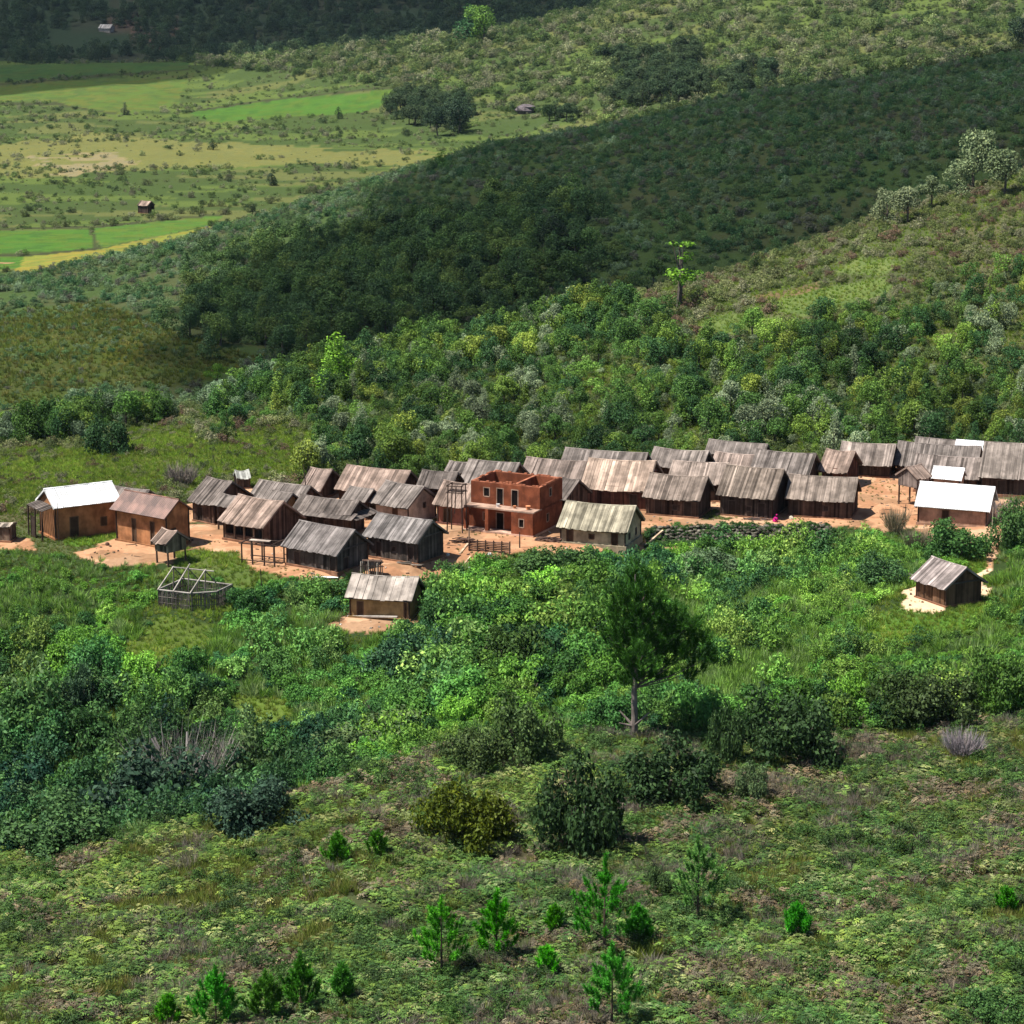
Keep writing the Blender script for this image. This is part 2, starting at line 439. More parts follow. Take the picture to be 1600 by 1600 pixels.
M_ROOF = tinted('weathered_roof_wood', (9, .7, .7), streak=.55, bumpd=.02)
M_WOOD = tinted('weathered_wall_wood', (9, 9, .6), streak=.5, bumpd=.015)
M_MUD = tinted('mud_plaster', (3, 3, 1.2), rough=.95, streak=.5, bumpd=.02, spec=.1)
M_POLE = tinted('pole_wood', (5, 5, 1.5), streak=.4)
M_BRICKMUD = tinted('brick_earth', (2.5, 2.5, 1.2), rough=.95, streak=.42, bumpd=.01, spec=.1)
M_STONE = tinted('stone', (4, 4, 4), rough=.9, streak=.5, bumpd=.03)
M_BARK = tinted('bark', (6, 6, 1.5), rough=.95, streak=.5, bumpd=.02, attr='INSTANCER')
M_CLOTH = tinted('cloth', (5, 5, 5), rough=.9, streak=.15, bumpd=.005)
M_METAL = tinted('sheet_metal', (2.2, .6, .6), rough=.5, streak=.2, bumpd=.003, spec=.5)

m, nt, b, nodes, links = new_mat('ground'); M_GROUND = m
at = N(nodes, 'ShaderNodeAttribute', attribute_type='GEOMETRY', attribute_name='cover')
oc = coords(nodes, links, (1, 1, 1))
n1 = noise_node(nodes, links, 2.2, 5, oc); n2 = noise_node(nodes, links, .35, 4, oc)
f = math_node(nodes, links, 'MULTIPLY_ADD', n1, .7); nodes[-1].inputs[2].default_value = .65
f2 = math_node(nodes, links, 'MULTIPLY_ADD', n2, .5); nodes[-1].inputs[2].default_value = .75
links.new(scale_col(nodes, links, at.outputs['Color'], math_node(nodes, links, 'MULTIPLY', f, f2)), b.inputs['Base Color'])
b.inputs['Roughness'].default_value = 1.0; b.inputs['Specular IOR Level'].default_value = 0.0
bump(nodes, links, b, n1, .7, .12)

m, nt, b, nodes, links = new_mat('shade_cloud'); M_SHADE_CLOUD = m
b.inputs['Base Color'].default_value = (.92, .93, .95, 1); b.inputs['Roughness'].default_value = 1
b.inputs['Specular IOR Level'].default_value = 0
_tp = N(nodes, 'ShaderNodeBsdfTransparent'); _mx = N(nodes, 'ShaderNodeMixShader'); _mx.inputs[0].default_value = .54  # transparent share sets how deep the added shade falls
links.new(b.outputs[0], _mx.inputs[1]); links.new(_tp.outputs[0], _mx.inputs[2]); links.new(_mx.outputs[0], nodes['Material Output'].inputs[0])

# ------------------------------------------------------------------ mesh helpers
def np_mesh(name, verts, faces, fv=None, mat=None, mats=None, mi=None, smooth=False):
    me = bpy.data.meshes.new(name)
    verts = np.asarray(verts, np.float32)
    if isinstance(faces, np.ndarray):
        nf, k = faces.shape
        me.vertices.add(len(verts)); me.vertices.foreach_set('co', verts.ravel())
        me.loops.add(nf * k); me.loops.foreach_set('vertex_index', faces.ravel().astype(np.int32))
        me.polygons.add(nf); me.polygons.foreach_set('loop_start', np.arange(0, nf * k, k, dtype=np.int32))
        me.update(calc_edges=True)
    else:
        me.from_pydata([tuple(v) for v in verts], [], faces)
    if fv is not None:
        a = me.attributes.new('leafv', 'FLOAT', 'FACE')
        a.data.foreach_set('value', np.asarray(fv, np.float32))
    for q in ([mat] if mat else (mats or [])):
        me.materials.append(q)
    if mi is not None:
        me.polygons.foreach_set('material_index', np.asarray(mi, np.int32))
    if smooth:
        me.polygons.foreach_set('use_smooth', np.ones(len(me.polygons), bool))
    me.validate()
    return me
def link(name, me, parent=None, tint=None, label=None, cat=None, group=None, kind=None, loc=None, rotz=None):
    o = bpy.data.objects.new(name, me); COL.objects.link(o)
    if parent is not None: o.parent = parent
    if loc is not None: o.location = loc
    if rotz is not None: o.rotation_euler = (0, 0, rotz)
    if tint is not None: o['tint'] = [float(c) for c in tint]
    for k, v in (('label', label), ('category', cat), ('group', group), ('kind', kind)):
        if v: o[k] = v
    return o
def thing(name, label, cat, loc=(0, 0, 0), rotz=0.0, group=None):
    return link(name, None, label=label, cat=cat, group=group, loc=loc, rotz=rotz)
class MB:
    def __init__(s): s.v, s.f, s.c = [], [], []
    def add(s, vs, fs, c=.5):
        b = len(s.v); s.v += [tuple(x) for x in vs]; s.f += [tuple(b + i for i in f) for f in fs]; s.c += [c] * len(fs); return s
    def box(s, c, d, rot=None, val=.5, taper=None):
        vs = []
        for sx, sy, sz in ((-1,-1,-1),(1,-1,-1),(1,1,-1),(-1,1,-1),(-1,-1,1),(1,-1,1),(1,1,1),(-1,1,1)):
            p = Vector((sx * d[0] / 2, sy * d[1] / 2, sz * d[2] / 2))
            if taper and sz > 0: p.x *= taper; p.y *= taper
            if rot is not None: p = rot @ p
            vs.append((p.x + c[0], p.y + c[1], p.z + c[2]))
        return s.add(vs, [(3,2,1,0),(4,5,6,7),(0,1,5,4),(1,2,6,5),(2,3,7,6),(3,0,4,7)], val)
    def tube(s, p0, p1, r0, r1=None, n=6, val=.5):
        r1 = r0 if r1 is None else r1
        p0, p1 = Vector(p0), Vector(p1); d = (p1 - p0).normalized()
        a = d.orthogonal().normalized(); b = d.cross(a); vs = []
        for p, r in ((p0, r0), (p1, r1)):
            for k in range(n):
                q = p + (a * math.cos(2 * math.pi * k / n) + b * math.sin(2 * math.pi * k / n)) * r
                vs.append(q)
        fs = [(k, (k + 1) % n, n + (k + 1) % n, n + k) for k in range(n)] + [tuple(range(n - 1, -1, -1)), tuple(range(n, 2 * n))]
        return s.add(vs, fs, val)
    def prism(s, pts, y0, y1, val=.5):          # outline in x,z swept along y
        n = len(pts); vs = [(x, y0, z) for x, z in pts] + [(x, y1, z) for x, z in pts]
        return s.add(vs, [tuple(range(n)), tuple(range(2 * n - 1, n - 1, -1))] + [(k, n + k, n + (k + 1) % n, (k + 1) % n) for k in range(n)], val)
    def mesh(s, name, mat): return np_mesh(name, s.v, s.f, s.c, mat)
    def build(s, name, mat, parent=None, **kw): return link(name, s.mesh(name, mat), parent, **kw)
def rotm(ax, ang): return Matrix.Rotation(ang, 3, ax)

# ------------------------------------------------------------------ the ground
def build_ground():
    ys = np.concatenate([np.linspace(6, 90, 24, endpoint=False), np.linspace(90, 145, 120, endpoint=False), np.linspace(145, 230, 250, endpoint=False),
                         np.linspace(230, 330, 110, endpoint=False), np.linspace(330, 560, 110, endpoint=False),
                         np.linspace(560, 1250, 150, endpoint=False), np.linspace(1250, 2700, 50)])
    ts = np.concatenate([np.linspace(-.5, -.25, 18, endpoint=False), np.linspace(-.25, .25, 380), np.linspace(.25, .5, 19)[1:]])
    T, Yg = np.meshgrid(ts, ys)
    X, Y = (T * Yg).ravel(), Yg.ravel()
    Z = height(X, Y)
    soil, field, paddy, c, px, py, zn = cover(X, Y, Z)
    nt, ny = len(ts), len(ys)
    i = np.arange((ny - 1) * (nt - 1)); r, q = i // (nt - 1), i % (nt - 1)
    a = r * nt + q
    faces = np.stack([a, a + 1, a + nt + 1, a + nt], 1)
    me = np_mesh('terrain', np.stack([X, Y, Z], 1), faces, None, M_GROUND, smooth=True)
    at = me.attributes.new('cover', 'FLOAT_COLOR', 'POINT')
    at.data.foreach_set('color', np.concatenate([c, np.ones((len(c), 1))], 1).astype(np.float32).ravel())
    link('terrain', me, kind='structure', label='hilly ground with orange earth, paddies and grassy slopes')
build_ground()

# ------------------------------------------------------------------ leaves and crowns (shared meshes)
def frame_of(nrm, rng):
    n = nrm / np.maximum(np.linalg.norm(nrm, axis=1, keepdims=True), 1e-6)
    h = rng.normal(size=n.shape); a = np.cross(n, h); a /= np.maximum(np.linalg.norm(a, axis=1, keepdims=True), 1e-6)
    return n, a, np.cross(n, a)
def leaf_quads(cen, nrm, size, rng, aspect=.55, fold=.18):
    n, a, b = frame_of(nrm, rng)
    s = size[:, None]
    v = np.stack([cen - a * s * .5, cen + b * s * aspect * .5 + n * s * fold * .5, cen + a * s * .5 - n * s * .12, cen - b * s * aspect * .5 + n * s * fold * .5], 1).reshape(-1, 3)
    f = np.arange(len(cen) * 4).reshape(-1, 4)
    return v, f, rng.random(len(cen))
def crown(rng, lobes, n, size, up=.5, jit=.55, aspect=.6, shell=(.72, 1.05), low=-.35):
    L = np.array(lobes, float)                                  # cx cy cz rx ry rz
    w = L[:, 3] * L[:, 5]; w = w / w.sum()
    k = rng.choice(len(L), n, p=w)
    d = rng.normal(size=(n, 3)); d /= np.linalg.norm(d, axis=1, keepdims=True)
    flip = (d[:, 2] < low); d[flip, 2] *= -1
    r = rng.uniform(shell[0], shell[1], n)[:, None]
    cen = L[k, :3] + d * L[k, 3:] * r
    nr = d + np.array([0, 0, up]) + rng.normal(size=(n, 3)) * jit
    return leaf_quads(cen, nr, size * rng.uniform(.6, 1.3, n), rng, aspect)
def merge(parts):
    vs, fs, cs, o = [], [], [], 0
    for v, f, c in parts:
        vs.append(v); fs.append(f + o); cs.append(c); o += len(v)
    return np.concatenate(vs), np.concatenate(fs), np.concatenate(cs)
def blades(rng, base, tip, width, c=None):
    """thin upright or arching strips from BASE to TIP"""
    d = tip - base; side = np.cross(d, rng.normal(size=d.shape)); side /= np.maximum(np.linalg.norm(side, axis=1, keepdims=True), 1e-6)
    w = width[:, None] * .5
    mid = base + d * .55
    v = np.stack([base - side * w, base + side * w, mid + side * w * 1.2, tip, ], 1).reshape(-1, 3)
    f = np.arange(len(base) * 4).reshape(-1, 4)
    return v, f, rng.random(len(base)) if c is None else c
def tube_np(p0, p1, r0, r1, n=5, c=.5):
    m = MB(); m.tube(p0, p1, r0, r1, n); 
    v = np.array(m.v); f = [q for q in m.f if len(q) == 4]
    return v, np.array(f), np.full(len(f), c)

def fern_mesh(seed, nf=8, length=.62, rise=.38):
    rng = np.random.default_rng(seed); vs, fs, cs = [], [], []; o = 0
    for k in range(nf):
        az = 2 * math.pi * (k + rng.uniform(-.3, .3)) / nf; L = length * rng.uniform(.75, 1.25); H = rise * rng.uniform(.7, 1.3)
        dirv = np.array([math.cos(az), math.sin(az), 0]); side = np.array([-math.sin(az), math.cos(az), 0])
        c = rng.random(); ns = 6
        for s in range(ns):
            u = (s + .6) / ns
            p = dirv * L * u + np.array([0, 0, H * math.sin(min(u * 1.9, 1.75) * math.pi / 2 * 1.0) + .05 * 1])
            wid = L * .36 * (1 - u * .82) * (0.5 + min(u * 3, 1) * .5)
            for sg in (-1, 1):
                tip = p + side * sg * wid + dirv * wid * .45 - np.array([0, 0, wid * .28])
                hw = dirv * L / ns * .42
                vs += [p - hw, p + hw, tip + hw * .35, tip - hw * .1]
                fs.append([o, o + 1, o + 2, o + 3]); o += 4; cs.append(np.clip(c + rng.uniform(-.2, .2), 0, 1))
    return np_mesh('fern', np.array(vs), np.array(fs), cs, M_FERN)
def tuft_mesh(seed, n=46, h=.5, spread=.28, w=.025):
    rng = np.random.default_rng(seed)
    az = rng.uniform(0, 2 * math.pi, n); r = rng.random(n) * spread
    base = np.stack([np.cos(az) * r * .5, np.sin(az) * r * .5, np.full(n, -.03)], 1)
    hh = h * rng.uniform(.5, 1.15, n)
    tip = base + np.stack([np.cos(az) * hh * .45, np.sin(az) * hh * .45, hh], 1) + rng.normal(size=(n, 3)) * .05
    return np_mesh('tuft', *blades(rng, base, tip, np.full(n, w)), M_FERN)
def bush_mesh(seed, n=420, size=.22, big=True, flat=.75):
    """unit dome about 1 m radius"""
    rng = np.random.default_rng(seed); lobes = [(0, 0, .25, .55, .55, .4 * flat + .15)]
    for k in range(13):
        a = rng.uniform(0, 6.28); r = rng.uniform(.2, .95); q = rng.uniform(.16, .40)
        lobes.append((math.cos(a) * r, math.sin(a) * r, rng.uniform(.1, 1.0) * flat * (1.15 - .5 * r), q, q, q * .9))
    return np_mesh('bush', *crown(rng, lobes, n, size, up=.5, jit=.7, aspect=.62 if big else .5, shell=(.5, 1.12), low=-.6), M_LEAF)
def tree_meshes(seed, kind='round', n=700, size=.32):
    """unit tree: total height about 1, returns crown mesh, trunk mesh"""
    rng = np.random.default_rng(seed); lobes = []; R = MB()
    if kind == 'round':
        lobes.append((0, 0, .6, .27, .27, .27)); 
        for k in range(9):
            a = rng.uniform(0, 6.28); r = rng.uniform(.1, .34); q = rng.uniform(.1, .21); z = rng.uniform(.12, .86)
            lobes.append((math.cos(a) * r, math.sin(a) * r, z, q, q, q * .9))
    elif kind == 'tall':
        for k in range(10):
            z = .12 + .83 * k / 9; a = rng.uniform(0, 6.28); r = .14 * (1.15 - z) + .03; q = .2 * (1.25 - z) + .03
            lobes.append((math.cos(a) * r, math.sin(a) * r, z, q, q, q * 1.05))
    elif kind == 'spread':
        for k in range(11):
            a = rng.uniform(0, 6.28); r = rng.uniform(.0, .5); q = rng.uniform(.13, .24); z = rng.uniform(.45, .85) - r * .25
            lobes.append((math.cos(a) * r, math.sin(a) * r, z, q, q, q * .7))
    elif kind == 'tiered':                      # sparse layers on a bare stem
        for z, r in ((.42, .2), (.5, .26), (.72, .14), (.9, .14)):
            for k in range(4):
                a = rng.uniform(0, 6.28); q = r * rng.uniform(.4, .6)
                lobes.append((math.cos(a) * r * .6, math.sin(a) * r * .6, z + rng.uniform(-.04, .04), q, q, q * .55))
    cr = np_mesh('crown', *crown(rng, lobes, n, size, up=.35, jit=.65, low=-.8), M_LEAF)
    top = .62 if kind != 'tiered' else .9
    bend = Vector((rng.uniform(-.04, .04), rng.uniform(-.04, .04), top * .5))
    R.tube((0, 0, -.06), bend, .03, .022); R.tube(bend, (0, 0, top), .022, .008)
    for k in range(5):
        L = lobes[int(rng.integers(len(lobes)))]
        R.tube(bend * rng.uniform(.7, 1.2), (L[0] * .8, L[1] * .8, L[2]), .012, .004, 5)
    return cr, np_mesh('trunk', R.v, R.f, R.c, M_BARK)
def needles(rng, cen, axis, n, L, w=.022, spread=.55, along=(-.6, .3)):
    k = len(cen); c = np.repeat(cen, n, 0); ax = np.repeat(axis, n, 0)
    d = ax * 1.0 + rng.normal(size=c.shape) * spread; d /= np.linalg.norm(d, axis=1, keepdims=True)
    base = c + ax * rng.uniform(along[0], along[1], len(c))[:, None] * L
    ln = L * rng.uniform(.6, 1.1, len(c))
    return blades(rng, base, base + d * ln[:, None], np.full(len(c), w), np.repeat(rng.random(k), n) * .6 + rng.random(len(c)) * .4)
def young_pine(seed, h=2.6, top_gap=False):
    """upright shoots like candles on whorled branches"""
    rng = np.random.default_rng(seed); cen, ax = [], []; R = MB()
    R.tube((0, 0, -.15), (0, 0, h * .92), .035 * h / 2.5 + .015, .012)
    for s in range(4):
        z = h * (.84 + .05 * s); cen.append((rng.uniform(-.05, .05), rng.uniform(-.05, .05), z)); ax.append((rng.uniform(-.15, .15), rng.uniform(-.15, .15), 1))
    nl = 5 if h > 1.4 else 3
    for l in range(nl):
        z0 = h * (.16 + .58 * l / (nl - 1)); reach = h * .30 * (1.15 - l / nl)
        if top_gap and l == nl - 1: reach *= .35
        m = 5
        for k in range(m):
            a = 2 * math.pi * (k + rng.uniform(-.3, .3)) / m + l; rr = reach * rng.uniform(.7, 1.2)
            p1 = Vector((math.cos(a) * rr, math.sin(a) * rr, z0 + rr * .55))
            R.tube((0, 0, z0), p1, .014, .006, 5)
            for u in ((.6, .85, 1.08) if h > 1.4 else (.7, 1.1)):
                for q in range(1):
                    cen.append((p1.x * u + rng.uniform(-.07, .07), p1.y * u + rng.uniform(-.07, .07), z0 + (p1.z - z0) * u + .07 + .1 * q))
                    ax.append((math.cos(a) * .35 + rng.uniform(-.2, .2), math.sin(a) * .35 + rng.uniform(-.2, .2), .9))
    cen, ax = np.array(cen), np.array(ax); ax /= np.linalg.norm(ax, axis=1, keepdims=True)
    return np_mesh('needles', *needles(rng, cen, ax, 105, .25, .03, .5, (-1.0, .8)), M_NEEDLE), np_mesh('stem', R.v, R.f, R.c, M_BARK)
def twig_mesh(seed, n=150, h=1.0, w=.018):
    """bare twiggy bush about 1 m high"""
    rng = np.random.default_rng(seed); parts = []
    az = rng.uniform(0, 6.28, n); sp = rng.random(n) ** .5
    base = np.stack([np.cos(az) * .25 * sp, np.sin(az) * .25 * sp, np.full(n, 0.)], 1) + np.stack([np.cos(az) * .45 * sp, np.sin(az) * .45 * sp, np.ones(n) * .4], 1) * rng.random((n, 1))
    tip = base + np.stack([np.cos(az) * .5 * sp, np.sin(az) * .5 * sp, .35 + rng.random(n) * .5], 1) * .8 + rng.normal(size=(n, 3)) * .12
    return np_mesh('twigs', *blades(rng, base, tip * h, np.full(n, w)), M_TWIG)

def source(name, meshes):
    """meshes for mass cover, kept out of the scene itself"""
    c = bpy.data.collections.new(name)
    for i, me in enumerate(meshes):
        c.objects.link(bpy.data.objects.new('%s_%02d' % (name, i), me))
    return c
def joined_tree(i, kind, n, size):
    cr, tr = tree_meshes(i, kind, n, size)
    v1 = np.zeros(len(cr.vertices) * 3, np.float32); cr.vertices.foreach_get('co', v1)
    f1 = np.arange(len(cr.vertices)).reshape(-1, 4)
    c1 = np.zeros(len(cr.polygons), np.float32); cr.attributes['leafv'].data.foreach_get('value', c1)
    return np_mesh('forest', v1.reshape(-1, 3), f1, c1, M_LEAF)
S_FERN = source('fern_kinds', [fern_mesh(i, nf=7 + i % 3) for i in range(5)])
S_TUFT = source('tuft_kinds', [tuft_mesh(i) for i in range(4)])
S_BUSH = source('bush_kinds', [bush_mesh(10 + i, 1500, .125) for i in range(5)])
S_SHRUB = source('shrub_kinds', [bush_mesh(30 + i, 700, .15, False, 1.1) for i in range(5)])
S_TWIG = source('twig_kinds', [twig_mesh(i) for i in range(3)])
S_WOOD = source('wood_kinds', [joined_tree(60 + i, ('round', 'tall', 'round', 'spread', 'tall', 'round')[i], 1000, .062) for i in range(6)])

def scatter(name, src, nk, X, Y, Z, scale, tint, rng, label, cat, tilt=.15, zs=None, tree_group={}):
    n = len(X)
    if n == 0: return
    me = bpy.data.meshes.new(name)
    me.vertices.add(n); me.vertices.foreach_set('co', np.stack([X, Y, Z], 1).astype(np.float32).ravel())
    rot = np.stack([rng.normal(size=n) * tilt, rng.normal(size=n) * tilt, rng.uniform(0, 6.283, n)], 1)
    scale = np.asarray(scale, float)
    scl = np.stack([scale, scale, scale * (1 if zs is None else zs)], 1)
    for nm, arr in (('rot', rot), ('scl', scl), ('tint', tint)):
        a = me.attributes.new(nm, 'FLOAT_VECTOR', 'POINT'); a.data.foreach_set('vector', np.asarray(arr, np.float32).ravel())
    a = me.attributes.new('idx', 'INT', 'POINT'); a.data.foreach_set('value', rng.integers(0, nk, n).astype(np.int32))
    o = link(name, me, label=label, cat=cat, kind='stuff')
    g = tree_group.get(src.name)
    if g is None:
        g = bpy.data.node_groups.new('spread_' + src.name, 'GeometryNodeTree'); tree_group[src.name] = g
        g.interface.new_socket('Geometry', in_out='INPUT', socket_type='NodeSocketGeometry')
        g.interface.new_socket('Geometry', in_out='OUTPUT', socket_type='NodeSocketGeometry')
        nd, lk = g.nodes, g.links
        gi, go = nd.new('NodeGroupInput'), nd.new('NodeGroupOutput')
        iop = nd.new('GeometryNodeInstanceOnPoints'); ci = nd.new('GeometryNodeCollectionInfo')
        ci.inputs['Collection'].default_value = src; ci.inputs['Separate Children'].default_value = True; ci.inputs['Reset Children'].default_value = True
        def named(nm, ty):
            q = nd.new('GeometryNodeInputNamedAttribute'); q.data_type = ty; q.inputs['Name'].default_value = nm; return q.outputs['Attribute']
        e2r = nd.new('FunctionNodeEulerToRotation')
        lk.new(gi.outputs[0], iop.inputs['Points']); lk.new(ci.outputs[0], iop.inputs['Instance'])
        iop.inputs['Pick Instance'].default_value = True
        lk.new(named('idx', 'INT'), iop.inputs['Instance Index'])
        lk.new(named('rot', 'FLOAT_VECTOR'), e2r.inputs[0]); lk.new(e2r.outputs[0], iop.inputs['Rotation'])
        lk.new(named('scl', 'FLOAT_VECTOR'), iop.inputs['Scale'])
        lk.new(iop.outputs[0], go.inputs[0])
    md = o.modifiers.new('spread', 'NODES'); md.node_group = g
    return o
def grid_points(y0, y1, sp, rng, tmax=.232):
    """jittered points SP metres apart over the strip of land between depths Y0 and Y1"""
    xs = np.arange(-tmax * y1, tmax * y1, sp); ys = np.arange(y0, y1, sp)
    X, Y = np.meshgrid(xs, ys); X = X.ravel() + rng.uniform(-.5, .5, X.size) * sp; Y = Y.ravel() + rng.uniform(-.5, .5, Y.size) * sp
    k = (np.abs(X / Y) < tmax) & (Y > y0) & (Y < y1)
    return X[k], Y[k]
def palette(cols, w, rng, n):
    c = np.array(cols, float); k = rng.choice(len(c), n, p=np.array(w) / np.sum(w))
    return c[k] * rng.uniform(.8, 1.2, (n, 1))

# ------------------------------------------------------------------ houses
GREY = (.165, .140, .124); PINK = (.245, .18, .145); PALE = (.29, .24, .19); DARK = (.12, .10, .088); MOSS = (.30, .28, .20)
W_DARK = (.06, .042, .034); W_BROWN = (.09, .056, .042); W_GREY = (.09, .075, .065); W_RED = (.11, .05, .036)
ORANGE = (.36, .165, .075); CREAM = (.40, .34, .23); TAN = (.34, .22, .10); PINKMUD = (.42, .25, .17); WHITISH = (.42, .34, .28)

def wall_panel(mb, w, z0, z1, holes, th, xf, val=.5):
    us = sorted({-w / 2, w / 2, *[h[0] for h in holes], *[h[1] for h in holes]})
    zs = sorted({z0, z1, *[h[2] for h in holes], *[h[3] for h in holes]})
    def hole(u, z): return any(h[0] < u < h[1] and h[2] < z < h[3] for h in holes)
    for ua, ub in zip(us[:-1], us[1:]):
        for za, zb in zip(zs[:-1], zs[1:]):
            if hole((ua + ub) / 2, (za + zb) / 2): continue
            mb.add([xf(ua, 0, za), xf(ub, 0, za), xf(ub, 0, zb), xf(ua, 0, zb)], [(0, 1, 2, 3)], val)
            mb.add([xf(ua, th, za), xf(ub, th, za), xf(ub, th, zb), xf(ua, th, zb)], [(3, 2, 1, 0)], val)
    for (a, b, c, d) in holes:
        for q in ([(a, c), (a, d)], [(a, d), (b, d)], [(b, d), (b, c)], [(b, c), (a, c)]):
            (u0, y0), (u1, y1) = q
            mb.add([xf(u0, 0, y0), xf(u0, th, y0), xf(u1, th, y1), xf(u1, 0, y1)], [(0, 1, 2, 3)], val)

def corrugated(w, S, per=.16, amp=.018, nseg=None):
    n = nseg or max(6, int(w / per * 4)); v, f = [], []
    for k in range(n + 1):
        x = -w / 2 + w * k / n; z = amp * math.sin(2 * math.pi * x / per)
        v += [(x, -S / 2, z), (x, S / 2, z), (x, -S / 2, z - .006), (x, S / 2, z - .006)]
    for k in range(n):
        a = k * 4; b = a + 4
        f += [(a, b, b + 1, a + 1), (a + 2, a + 3, b + 3, b + 2), (a, a + 2, b + 2, b), (a + 1, b + 1, b + 3, a + 3)]
    return np_mesh('roof_sheet', np.array(v), f, [.5] * len(f), M_METAL)

ROOTS = []
def gable_roof(t, L, hw, zr, he, roof, tint, rng, strip=.17, overl=.0, sags=0.0):
    p = math.atan2(zr - he, hw); S = math.hypot(zr - he, hw)
    base = MB(); sag = rng.uniform(.05, .16) if roof in ('strips', 'thatch', 'planks') else 0
    def dip(x): return sag * (1 - (2 * x / L) ** 2)
    for sg in (-1, 1):
        R = rotm('X', p * -sg)
        base.box((0, sg * hw / 2, (zr + he) / 2 - .02 - sag), (L - .04, S, .05), R, .2)
    top = base.build('roof', M_ROOF, t, tint=(tint[0] * .6, tint[1] * .6, tint[2] * .6))
    def place(sg, x, off, ln, w, ang, th, val, mb, lift=0):
        R = rotm('X', -sg * p) @ rotm('Z', ang)
        n = Vector((0, sg * math.sin(p), math.cos(p))); dn = Vector((0, sg * math.cos(p), -math.sin(p)))
        c = Vector((x, 0, zr - dip(x))) + dn * (ln / 2 - .02) + n * (off + lift)
        mb.box(c, (w, ln, th), R, val)
    if roof in ('strips', 'thatch'):
        mb = MB()
        for sg in (-1, 1):
            x = -L / 2
            while x < L / 2 - .04:
                w = strip * rng.uniform(.6, 1.5); w = min(w, L / 2 - x + .03)
                val = min(max(rng.gauss(.48, .16) + (.3 if rng.random() < .10 else 0) - (.25 if rng.random() < .18 else 0), 0), 1.1)
                place(sg, x + w / 2, .025 + rng.random() * .035, S + rng.uniform(.02, .15), w * .96, rng.gauss(0, .008), .03, val, mb)
                x += w
        mb.build('roof_strips', M_ROOF, top, tint=tint, kind='stuff')
    elif roof == 'planks':
        n = int(L / .33); w = L / n
        for sg in (-1, 1):
            for k in range(n):
                mb = MB(); dark = .32 < (k / n) < .56
                place(sg, -L / 2 + w * (k + .5), .02 + (k % 2) * .035, S + rng.uniform(.04, .12), w * (.93 if k % 2 else 1.02), rng.gauss(0, .006), .035, rng.uniform(.25, .5) if dark else rng.uniform(.55, 1.0), mb)
                mb.build('roof_plank', M_ROOF, top, tint=tint)
    else:                                                       # sheets of metal
        n = max(2, round(L / .85)); w = L / n
        me = corrugated(w + .04, S + .06)
        for sg in (-1, 1):
            for k in range(n):
                c = Vector((-L / 2 + w * (k + .5), sg * (hw / 2 + .01), (zr + he) / 2 + .035 + .006 * (k % 2)))
                sv = rng.uniform(.8, 1.1) if roof == 'metal' else rng.uniform(.6, 1.35)
                o = link('roof_sheet', me, top, tint=[q * sv for q in tint])
                o.location = c; o.rotation_euler = (-sg * p, 0, 0)
    cap = MB()
    for i in range(6):
        x0, x1 = -L / 2 + L * i / 6, -L / 2 + L * (i + 1) / 6
        cap.tube((x0 - .05, 0, zr + .03 - dip(x0)), (x1 + .03, 0, zr + .03 - dip(x1)), .07, .065, 6, rng.uniform(.3, .9))
    cap.build('ridge_cap', M_METAL if roof == 'metal' else M_ROOF, top, tint=[min(1, c * 1.1) for c in tint])
    for sx in (-1, 1):
        mb = MB()
        for sg in (-1, 1):
            R = rotm('X', -sg * p)
            mb.box((sx * (L / 2 + .005), sg * hw / 2, (zr + he) / 2 - .045), (.04, S + .02, .13), R, .6)
        mb.build('bargeboard', M_ROOF, t, tint=[c * .9 for c in tint])
    return p

def fixture(t, kind, xf, u0, u1, z0, z1, wood, frame_tint=None, leaf=True):
    if leaf:
        d = MB(); a, b = xf(u0 + .01, .07, z0), xf(u1 - .01, .07, z1)
        vs = [xf(u0 + .005, .05, z0), xf(u1 - .005, .05, z0), xf(u1 - .005, .05, z1 - .005), xf(u0 + .005, .05, z1 - .005), xf(u0 + .005, .09, z0), xf(u1 - .005, .09, z0), xf(u1 - .005, .09, z1 - .005), xf(u0 + .005, .09, z1 - .005)]
        d.add(vs, [(0, 1, 2, 3), (7, 6, 5, 4), (0, 4, 5, 1), (1, 5, 6, 2), (2, 6, 7, 3), (3, 7, 4, 0)], .4)
        leafo = d.build(kind, M_WOOD, t, tint=wood)
    f = MB(); e = .06
    for (a, b, c, d_) in ((u0 - e, u0 + .01, z0, z1 + e), (u1 - .01, u1 + e, z0, z1 + e), (u0 + .01, u1 - .01, z1 - .01, z1 + e)) + (((u0 + .01, u1 - .01, z0 - e, z0 + .01),) if kind == 'window' else ()):
        vs = [xf(a, -.025, c), xf(b, -.025, c), xf(b, -.025, d_), xf(a, -.025, d_), xf(a, .04, c), xf(b, .04, c), xf(b, .04, d_), xf(a, .04, d_)]
        f.add(vs, [(0, 1, 2, 3), (7, 6, 5, 4), (0, 4, 5, 1), (1, 5, 6, 2), (2, 6, 7, 3), (3, 7, 4, 0)], .6)
    f.build(kind + '_frame' if not leaf else 'frame', M_WOOD, t if not leaf else leafo, tint=frame_tint or [c * 1.5 for c in wood])

